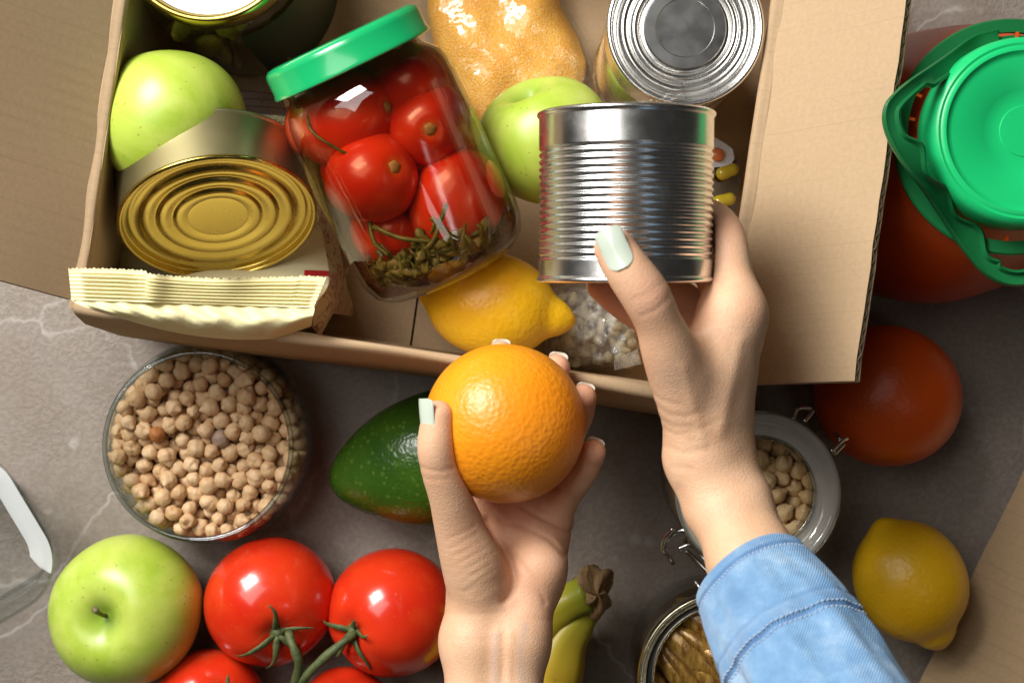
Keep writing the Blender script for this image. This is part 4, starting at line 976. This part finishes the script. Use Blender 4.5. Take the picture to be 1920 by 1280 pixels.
def hand(groups, links, cuts, creases, blush, bulges, name, parent, h=.0008, pad=.004, crop=None, veins=()):
    pts = np.concatenate([[q[0] for q in gr[0]] for gr in groups]); rr = max(q[1] for gr in groups for q in gr[0])
    lo = pts.min(0) - rr - pad; hi = pts.max(0) + rr + pad
    if crop is not None: lo[1] = max(lo[1], crop)
    n = np.ceil((hi - lo) / h).astype(int)
    X, Y, Z = (lo[i] + np.arange(n[i]) * h for i in range(3)); X, Y, Z = [q.astype(np.float32) for q in np.meshgrid(X, Y, Z, indexing='ij')]
    def seg(a, ra, b, rb, pd):
        a = np.asarray(a, np.float32); b = np.asarray(b, np.float32); ab = b - a; L2 = max(float(ab @ ab), 1e-9); m = max(ra, rb) + pd
        i0 = np.clip(np.floor((np.minimum(a, b) - m - lo) / h).astype(int), 0, n); i1 = np.clip(np.ceil((np.maximum(a, b) + m - lo) / h).astype(int) + 1, 0, n)
        sl = tuple(slice(p_, q_) for p_, q_ in zip(i0, i1))
        px, py, pz_ = X[sl] - a[0], Y[sl] - a[1], Z[sl] - a[2]; t = np.clip((px * ab[0] + py * ab[1] + pz_ * ab[2]) / L2, 0, 1)
        return sl, np.sqrt((px - t * ab[0]) ** 2 + (py - t * ab[1]) ** 2 + (pz_ - t * ab[2]) ** 2) - (ra + (rb - ra) * t)
    tot = None
    for nodes, edges, kin, kout in groups:
        d = np.full(X.shape, .05, np.float32)
        if edges == chain(len(nodes)):        # a finger: one smooth tapering tube through its joints
            pp_ = np.array([[*q[0], q[1]] for q in nodes]); m_ = len(nodes); ext = np.vstack([2 * pp_[0] - pp_[1], pp_, 2 * pp_[-1] - pp_[-2]]); ds = []
            for t in np.linspace(0, m_ - 1 - 1e-6, (m_ - 1) * 6 + 1):
                k = int(t); f_ = t - k; A0, B0, C0, D0 = ext[k:k + 4]; ds.append(.5 * (2 * B0 + (C0 - A0) * f_ + (2 * A0 - 5 * B0 + 4 * C0 - D0) * f_ * f_ + (3 * B0 - A0 - 3 * C0 + D0) * f_ ** 3))
            for q0, q1 in zip(ds[:-1], ds[1:]): sl, q = seg(q0[:3], q0[3], q1[:3], q1[3], .014); d[sl] = np.minimum(d[sl], q)
        else:
            for i, j in edges: sl, q = seg(nodes[i][0], nodes[i][1], nodes[j][0], nodes[j][1], .020); d[sl] = smin(d[sl], q, kin)
        tot = d if tot is None else smin(tot, d, kout)
    for c0, r0 in bulges:
        q = np.sqrt((X - c0[0]) ** 2 + (Y - c0[1]) ** 2 + (Z - c0[2]) ** 2) - r0; tot = smin(tot, q, .006)
    sp_ = FPX / (HC - Z); SX = 960 + X * sp_; SY = 640 - Y * sp_
    near = np.abs(tot) < .004
    sx, sy = SX[near], SY[near]; add = np.zeros(sx.shape, np.float32)
    for poly, depth, wpx in creases:
        dm = np.full(sx.shape, 1e9, np.float32)
        for (x0, y0), (x1, y1) in zip(poly[:-1], poly[1:]):
            ex, ey = x1 - x0, y1 - y0; t = np.clip(((sx - x0) * ex + (sy - y0) * ey) / (ex * ex + ey * ey), 0, 1); dm = np.minimum(dm, np.hypot(sx - x0 - t * ex, sy - y0 - t * ey))
        add += depth * np.exp(-(dm / wpx) ** 2)
    tot[near] += add
    for cf in cuts: tot = np.maximum(tot, cf(X, Y, Z))
    v, q = surface_nets(tot, lo, h)
    # two light smoothing passes
    e = np.concatenate([q[:, [0, 1]], q[:, [1, 2]], q[:, [2, 3]], q[:, [3, 0]]])
    for _ in range(3):
        s_ = np.zeros_like(v); c_ = np.zeros(len(v)); np.add.at(s_, e[:, 0], v[e[:, 1]]); np.add.at(s_, e[:, 1], v[e[:, 0]]); np.add.at(c_, e[:, 0], 1); np.add.at(c_, e[:, 1], 1)
        v = v * .5 + s_ / c_[:, None] * .5
    o = obj(name, v, q, M['skin'], parent)
    bl_ = np.zeros(len(v))
    for c0, r0, a_ in blush: bl_ = np.maximum(bl_, a_ * np.exp(-(np.linalg.norm(v - c0, axis=1) / r0) ** 2))
    at = o.data.attributes.new('blush', 'FLOAT', 'POINT'); at.data.foreach_set('value', bl_.astype(np.float32))
    vp = np.stack([960 + v[:, 0] * FPX / (HC - v[:, 2]), 640 - v[:, 1] * FPX / (HC - v[:, 2])], 1); vv = np.zeros(len(v))
    for poly in veins:
        for (x0, y0), (x1, y1) in zip(poly[:-1], poly[1:]):
            ex, ey = x1 - x0, y1 - y0; t = np.clip(((vp[:, 0] - x0) * ex + (vp[:, 1] - y0) * ey) / (ex * ex + ey * ey), 0, 1); vv = np.maximum(vv, np.exp(-(np.hypot(vp[:, 0] - x0 - t * ex, vp[:, 1] - y0 - t * ey) / 7) ** 2))
    at = o.data.attributes.new('vein', 'FLOAT', 'POINT'); at.data.foreach_set('value', vv.astype(np.float32)); return o
def N(px, py, z, r): return (P(px, py, z), r)
def chain(n): return [(i, i + 1) for i in range(n - 1)]
def nail(c, along, normal, wd, ln, curve, parent, th=.0007, under=False, tipcurve=.10):
    """a curved nail plate: c the middle of the plate, along towards the tip"""
    al = np.array(along, float); al /= np.linalg.norm(al); nm = np.array(normal, float); nm -= al * (nm @ al); nm /= np.linalg.norm(nm); sd = np.cross(al, nm); nu, nv = 14, 16; V, F = [], []
    for lay in (0, 1):
        for j in range(nv + 1):
            t = j / nv; x = (t - .5) * ln; wv = wd / 2 * (1 - .10 * (1 - t)) * math.sqrt(max(.02, 1 - max(0, (.22 - t) / .24) ** 2)) * math.sqrt(max(.3, 1 - max(0, (t - .86) / .17) ** 2))
            for i in range(nu + 1):
                u = 2 * i / nu - 1; a = u * wv / curve
                V.append(np.array(c) + al * (x + .0 * u * u) + sd * curve * math.sin(a) + nm * (curve * (math.cos(a) - 1) - tipcurve * x * abs(x) / ln + (0 if lay == 0 else -th * (1 - .8 * abs(u) ** 4))))
    n = (nu + 1) * (nv + 1)
    for j in range(nv):
        for i in range(nu): a_ = j * (nu + 1) + i; F += [[a_, a_ + nu + 1, a_ + nu + 2, a_ + 1], [x + n for x in [a_, a_ + 1, a_ + nu + 2, a_ + nu + 1]]]
    per = list(range(nu + 1)) + [j * (nu + 1) + nu for j in range(1, nv + 1)] + [nv * (nu + 1) + i for i in range(nu - 1, -1, -1)] + [j * (nu + 1) for j in range(nv - 1, 0, -1)]
    for k in range(len(per)): a_, b_ = per[k], per[(k + 1) % len(per)]; F.append([a_, b_, b_ + n, a_ + n])
    o = obj('fingernail', V, F, [M['nail'], M['nail_under']], parent, angle=50)
    for p_ in o.data.polygons: p_.material_index = int(min(p_.vertices) >= n)
    return o

pe = thing('person', 'person in pale denim holding a silver tin and an orange', 'person', P(1180, 1300, .16))
# left hand: open palm under the orange
def under(px, py, r):                         # height at which a finger of radius r touches the orange from below
    z = .13
    for _ in range(30):
        q = P(px, py, z); d = np.hypot(*(q - OC)[:2]); t = (OR + r * .93) ** 2 - d * d; z = OC[2] - math.sqrt(max(t, 1e-6))
    return z
def NU_(px, py, r): return (P(px, py, under(px, py, r)), r)
g_th = ([N(821, 780, .186, .0070), N(817, 832, .186, .0080), N(824, 875, .182, .0084), N(843, 930, .175, .0092), N(861, 985, .166, .0112), N(886, 1055, .157, .0142), N(900, 1125, .150, .0134), N(918, 1170, .146, .0122)], chain(8), .004, .007)
g_palm = ([N(888, 1200, .150, .0124), N(966, 1200, .149, .0126), N(893, 960, .128, .0108), N(950, 950, .122, .0106), N(995, 958, .122, .0102), N(1030, 985, .127, .0090), N(1000, 1085, .141, .0116), N(1008, 1030, .134, .0108), N(880, 1560, .170, .0142), N(963, 1560, .168, .0142)],
          [(0, 1), (0, 2), (0, 3), (1, 3), (1, 4), (1, 6), (6, 7), (7, 5), (2, 3), (3, 4), (4, 5), (4, 7), (0, 8), (1, 9), (6, 4)], .008, .008)
g_i = ([(P(893, 960, .128), .0100), NU_(893, 890, .0086), NU_(903, 800, .0082), NU_(925, 715, .0074), N(939, 664, .130, .0064)], chain(5), .003, .006)
g_m = ([(P(950, 950, .122), .0100), NU_(965, 890, .0086), NU_(995, 800, .0082), NU_(1024, 735, .0074), N(1044, 690, .140, .0064)], chain(5), .003, .004)
g_r = ([(P(995, 958, .122), .0096), NU_(1020, 890, .0084), NU_(1060, 825, .0077), N(1084, 780, .131, .0071), N(1094, 745, .141, .0062)], chain(5), .003, .004)
g_p = ([N(1030, 985, .127, .0088), N(1058, 930, .134, .0078), N(1092, 885, .145, .0070), N(1112, 848, .152, .0060)], chain(4), .003, .004)
cut_or = lambda X, Y, Z: (OR - .0002) - np.sqrt((X - OC[0]) ** 2 + (Y - OC[1]) ** 2 + (Z - OC[2]) ** 2)
cr = [([(912, 975), (935, 1015), (958, 1050), (966, 1085), (962, 1105), (945, 1125)], .0016, 7), ([(975, 948), (1010, 968), (1040, 982), (1072, 996)], .0011, 4.5), ([(940, 975), (980, 985), (1030, 1010), (1058, 1040)], .0007, 5),
      ([(1046, 912), (1062, 926), (1082, 938)], .0009, 4), ([(1096, 868), (1108, 874), (1122, 876)], .0006, 4), ([(965, 1040), (990, 1075), (1015, 1110), (1022, 1130)], .0005, 4),
      ([(830, 1150), (880, 1152), (930, 1150), (985, 1158), (1034, 1164)], .0002, 4), ([(835, 1196), (900, 1200), (960, 1195), (1028, 1200)], .0001, 4),
      ([(782, 872), (800, 880), (826, 884), (850, 878)], .0003, 4), ([(790, 893), (815, 900), (842, 896)], .0002, 4)]
for k in range(7): cr.append(([(838 + 6 * k, 1012 + 16 * k), (865 + 5 * k, 1000 + 15 * k), (890 + 6 * k, 985 + 14 * k)], .00020, 3.5))
for k in range(4): cr.append(([(862 + 10 * k, 1108 + 4 * k), (900 + 6 * k, 1096 + 3 * k), (935 + 5 * k, 1080 + 2 * k)], .00018, 3.5))
cr += [([(932, 1185), (929, 1300)], -.0005, 8), ([(958, 1185), (953, 1300)], -.0004, 6), ([(944, 1190), (941, 1300)], .0003, 5)]
bl1 = [(P(1113, 848, .152), .010, .9), (P(1094, 747, .141), .011, .9), (P(1044, 690, .14), .011, .9), (P(817, 792, .186), .010, .35), (P(820, 880, .183), .009, .35), (P(1040, 985, .13), .018, .55), (P(960, 950, .13), .022, .6), (P(1010, 1080, .15), .02, .35), (P(985, 1000, .13), .03, .4), (P(865, 985, .175), .012, .3), (P(1062, 925, .14), .01, .4)]
hl = hand([g_palm, g_th, g_i, g_m, g_r, g_p], None, [cut_or], cr, bl1, [(P(1015, 1060, .146), .0115)], 'hand', pe, crop=P(900, 1500, .17)[1], veins=[[(985, 1170), (975, 1220), (982, 1290), (976, 1340)], [(930, 1190), (925, 1250), (935, 1320)]])
nail(P(819, 783, .186) + np.array([-.0058, .0002, .0047]), (-.10, .99, .03), (-.78, -.05, .62), .0122, .0165, .0074, hl)
for (x, y, z, r_, al) in ((1044, 690, .140, .0067, (.14, .90, .30)), (1094, 747, .141, .0066, (.20, .90, .30)), (1110, 852, .152, .0062, (.30, .85, .30)), (939, 664, .130, .0066, (.02, .95, .25))):
    al = np.array(al) / np.linalg.norm(al); nm = np.array([al[0] * .3, .25, -.95]); nm -= al * (nm @ al); nm /= np.linalg.norm(nm)
    nail(P(x, y, z) + nm * r_ * .86 + al * (r_ - (.0060 if x < 1105 else .0050)), al, nm, r_ * 1.5, .0110, r_ * .95, hl)
# right hand: round the held tin
r_th = ([N(1152, 466, .2525, .0080), N(1178, 507, .2530, .0090), N(1210, 553, .2510, .0096), N(1234, 603, .246, .0092), N(1254, 655, .239, .0110), N(1274, 705, .231, .0124), N(1296, 770, .224, .0126), N(1316, 828, .219, .0116)], chain(8), .004, .008)
r_palm = ([N(1314, 860, .216, .0112), N(1336, 845, .210, .0124), N(1373, 592, .218, .0100), N(1371, 632, .205, .0100), N(1357, 657, .192, .0100), N(1338, 680, .182, .0098), N(1352, 700, .215, .0105), N(1318, 690, .222, .0120)],
          [(0, 2), (1, 2), (1, 3), (1, 4), (0, 5), (1, 5), (2, 3), (3, 4), (4, 5), (1, 6), (6, 2), (0, 7), (7, 2), (0, 1)], .008, .010)
r_arm = ([N(1314, 860, .216, .0112), N(1336, 845, .210, .0124), N(1344, 945, .220, .0126), N(1380, 938, .217, .0130), N(1398, 1062, .236, .0136), N(1424, 1052, .232, .0138), N(1470, 1190, .256, .0130)], [(0, 2), (1, 3), (2, 4), (3, 5), (4, 6), (5, 6)], .008, .008)
r_i = ([N(1375, 590, .218, .0104), N(1371, 520, .213, .0092), N(1360, 440, .206, .0080), N(1330, 405, .182, .0074), N(1285, 400, .165, .0068)], chain(5), .004, .008)
r_m = ([N(1371, 632, .205, .0100), N(1350, 540, .182, .0088), N(1300, 470, .164, .0080), N(1220, 455, .163, .007)], chain(4), .003, .006)
r_r = ([N(1357, 657, .192, .0098), N(1300, 580, .166, .0086), N(1210, 520, .161, .0080), N(1150, 500, .165, .007)], chain(4), .003, .005)
r_p = ([N(1338, 680, .184, .0096), N(1260, 622, .172, .0086), N(1178, 572, .168, .0080), N(1128, 535, .170, .0068)], chain(4), .003, .005)
def cut_can(X, Y, Z):
    px, py, pz_ = X - CB[0], Y - CB[1], Z - CB[2]; a = px * CA[0] + py * CA[1] + pz_ * CA[2]
    rd = np.sqrt(np.maximum((px - a * CA[0]) ** 2 + (py - a * CA[1]) ** 2 + (pz_ - a * CA[2]) ** 2, 0))
    return -np.maximum(rd - (CR + .0006), np.abs(a - CH / 2) - CH / 2 - .0008)
cr2 = [([(1203, 592), (1228, 582), (1250, 562), (1262, 545)], .00025, 4), ([(1190, 562), (1215, 552), (1242, 530)], .00018, 4), ([(1222, 752), (1250, 776), (1285, 782), (1310, 772)], 0.00025, 4), ([(1232, 782), (1262, 800), (1300, 800)], 0.00025, 4), ([(1238, 800), (1270, 816), (1310, 806), (1350, 786)], 0.00025, 4), ([(1214, 728), (1240, 750), (1275, 760)], 0.00025, 4), ([(1246, 838), (1285, 850), (1330, 840)], 0.00025, 5), ([(1262, 875), (1300, 880)], .0003, 5),
       ([(1275, 915), (1290, 960), (1310, 1020), (1330, 1075)], .0004, 9)]
cr2 += [([(1338, 640), (1342, 700), (1326, 770)], .0008, 20), ([(1388, 640), (1374, 720), (1352, 810)], -.0005, 12), ([(1282, 690), (1300, 760), (1318, 830)], -.0004, 10)]
bl2 = [(P(1152, 462, .255), .010, .55), (P(1218, 550, .256), .011, .55), (P(1418, 580, .22), .010, .5), (P(1150, 560, .175), .03, .9), (P(1200, 600, .18), .03, .9), (P(1300, 575, .215), .012, .6), (P(1350, 430, .21), .014, .5), (P(1200, 660, .235), .012, .3)]
hr = hand([r_palm, r_arm, r_th, r_i, r_m, r_r, r_p], None, [cut_can], cr2, bl2, [], 'hand', pe)
nail(P(1151, 466, .2615), (-.40, .90, -.02), (-.26, .0, .96), 0.0126, .0164, .0080, hr, tipcurve=.16)

# sleeve of pale denim round the right forearm
c0, c1 = P(1406, 1076, .236), P(1680, 1538, .319); ax = c1 - c0; Ls = np.linalg.norm(ax); ax /= Ls; up = ez - ax * (ez @ ax); up /= np.linalg.norm(up); sdv = np.cross(ax, up)
V, U, F, seam = [], [], [], []; nu, nt = 96, 260
def sleeve_r(t, a):
    L = t * Ls; wdt = .0222 + .0045 * min(1, L / .03) ** .8 + .06 * max(0, L) * .5
    r = wdt * (1 + .04 * math.cos(2 * a + .5))
    r += .0007 * math.exp(-((L - .0012) / .0012) ** 2) - .0011 * math.exp(-((L - .0055) / .0009) ** 2) + .0004 * math.exp(-((L - .0035) / .0018) ** 2)
    for q, dpt in ((.0335, .0006), (.0412, .0013)): r -= dpt * math.exp(-((L - q) / .0009) ** 2)
    r += .0008 * math.exp(-((L - .0375) / .003) ** 2)
    r += .0007 * math.sin(5 * a + 40 * L) * min(1, L / .01) + (.0013 * math.sin(9 * a + 10 * L) * math.exp(-((L - .052) / .012) ** 2)) + .0003 * math.sin(17 * a - 90 * L) * min(1, L / .02)
    return r
for j in range(nt + 1):
    t = j / nt; L = t * Ls
    for i in range(nu):
        a = 2 * math.pi * i / nu; r = sleeve_r(t, a); V.append(c0 + ax * (L + .0010 * math.sin(2 * a) * max(0, 1 - L / .06)) + sdv * r * 1.0 * math.cos(a) + up * r * .92 * math.sin(a)); U.append((a * .03, L))
        seam.append(max(math.exp(-((L - .0055) / .0013) ** 2), .9 * math.exp(-((L - .0412) / .0014) ** 2), .5 * math.exp(-((L - .0335) / .001) ** 2), .45 * math.exp(-((L - .0375) / .003) ** 2), .3 * math.exp(-((L - .003) / .0018) ** 2)))
for j in range(nt):
    for i in range(nu): k = (i + 1) % nu; F.append([j * nu + i, j * nu + k, (j + 1) * nu + k, (j + 1) * nu + i])
b0 = len(V)
for j, (dl, dr) in enumerate([(.0003, -.0012), (.002, -.0020), (.02, -.0022), (.06, -.002)]):
    for i in range(nu):
        a = 2 * math.pi * i / nu; r = sleeve_r(0, a) + dr; V.append(c0 + ax * (dl + .0012 * math.sin(2 * a)) + sdv * r * math.cos(a) + up * r * .92 * math.sin(a)); U.append((a * .03, dl)); seam.append(0)
for i in range(nu):
    k = (i + 1) % nu; F.append([i, b0 + i, b0 + k, k])
    for j in range(3): F.append([b0 + j * nu + i, b0 + (j + 1) * nu + i, b0 + (j + 1) * nu + k, b0 + j * nu + k])
sl = obj('sleeve', V, [q[::-1] for q in F], M['denim'], pe, uv=U)
at = sl.data.attributes.new('seam', 'FLOAT', 'POINT'); at.data.foreach_set('value', np.array(seam, np.float32))

st_ = []                                      # rows of stitches along the cuff and the sleeve seam
for L, off in ((.0068, .0004), (.0398, .0005), (.0428, .0004)):
    for i in range(0, 84):
        a = 2 * math.pi * i / 84; pts_ = []
        for q in (-.35, 0, .35):
            a2 = a + q * 2 * math.pi / 84; r = sleeve_r(L / Ls, a2) + off - (.0005 if q else 0); pts_.append(c0 + ax * (L + .0010 * math.sin(2 * a2) * max(0, 1 - L / .06)) + sdv * r * math.cos(a2) + up * r * .92 * math.sin(a2))
        st_.append(tube(pts_, .00028, 5))
v, f = join(st_); tag(obj('stitching', v, f, M['thread'], sl), kind='stuff')
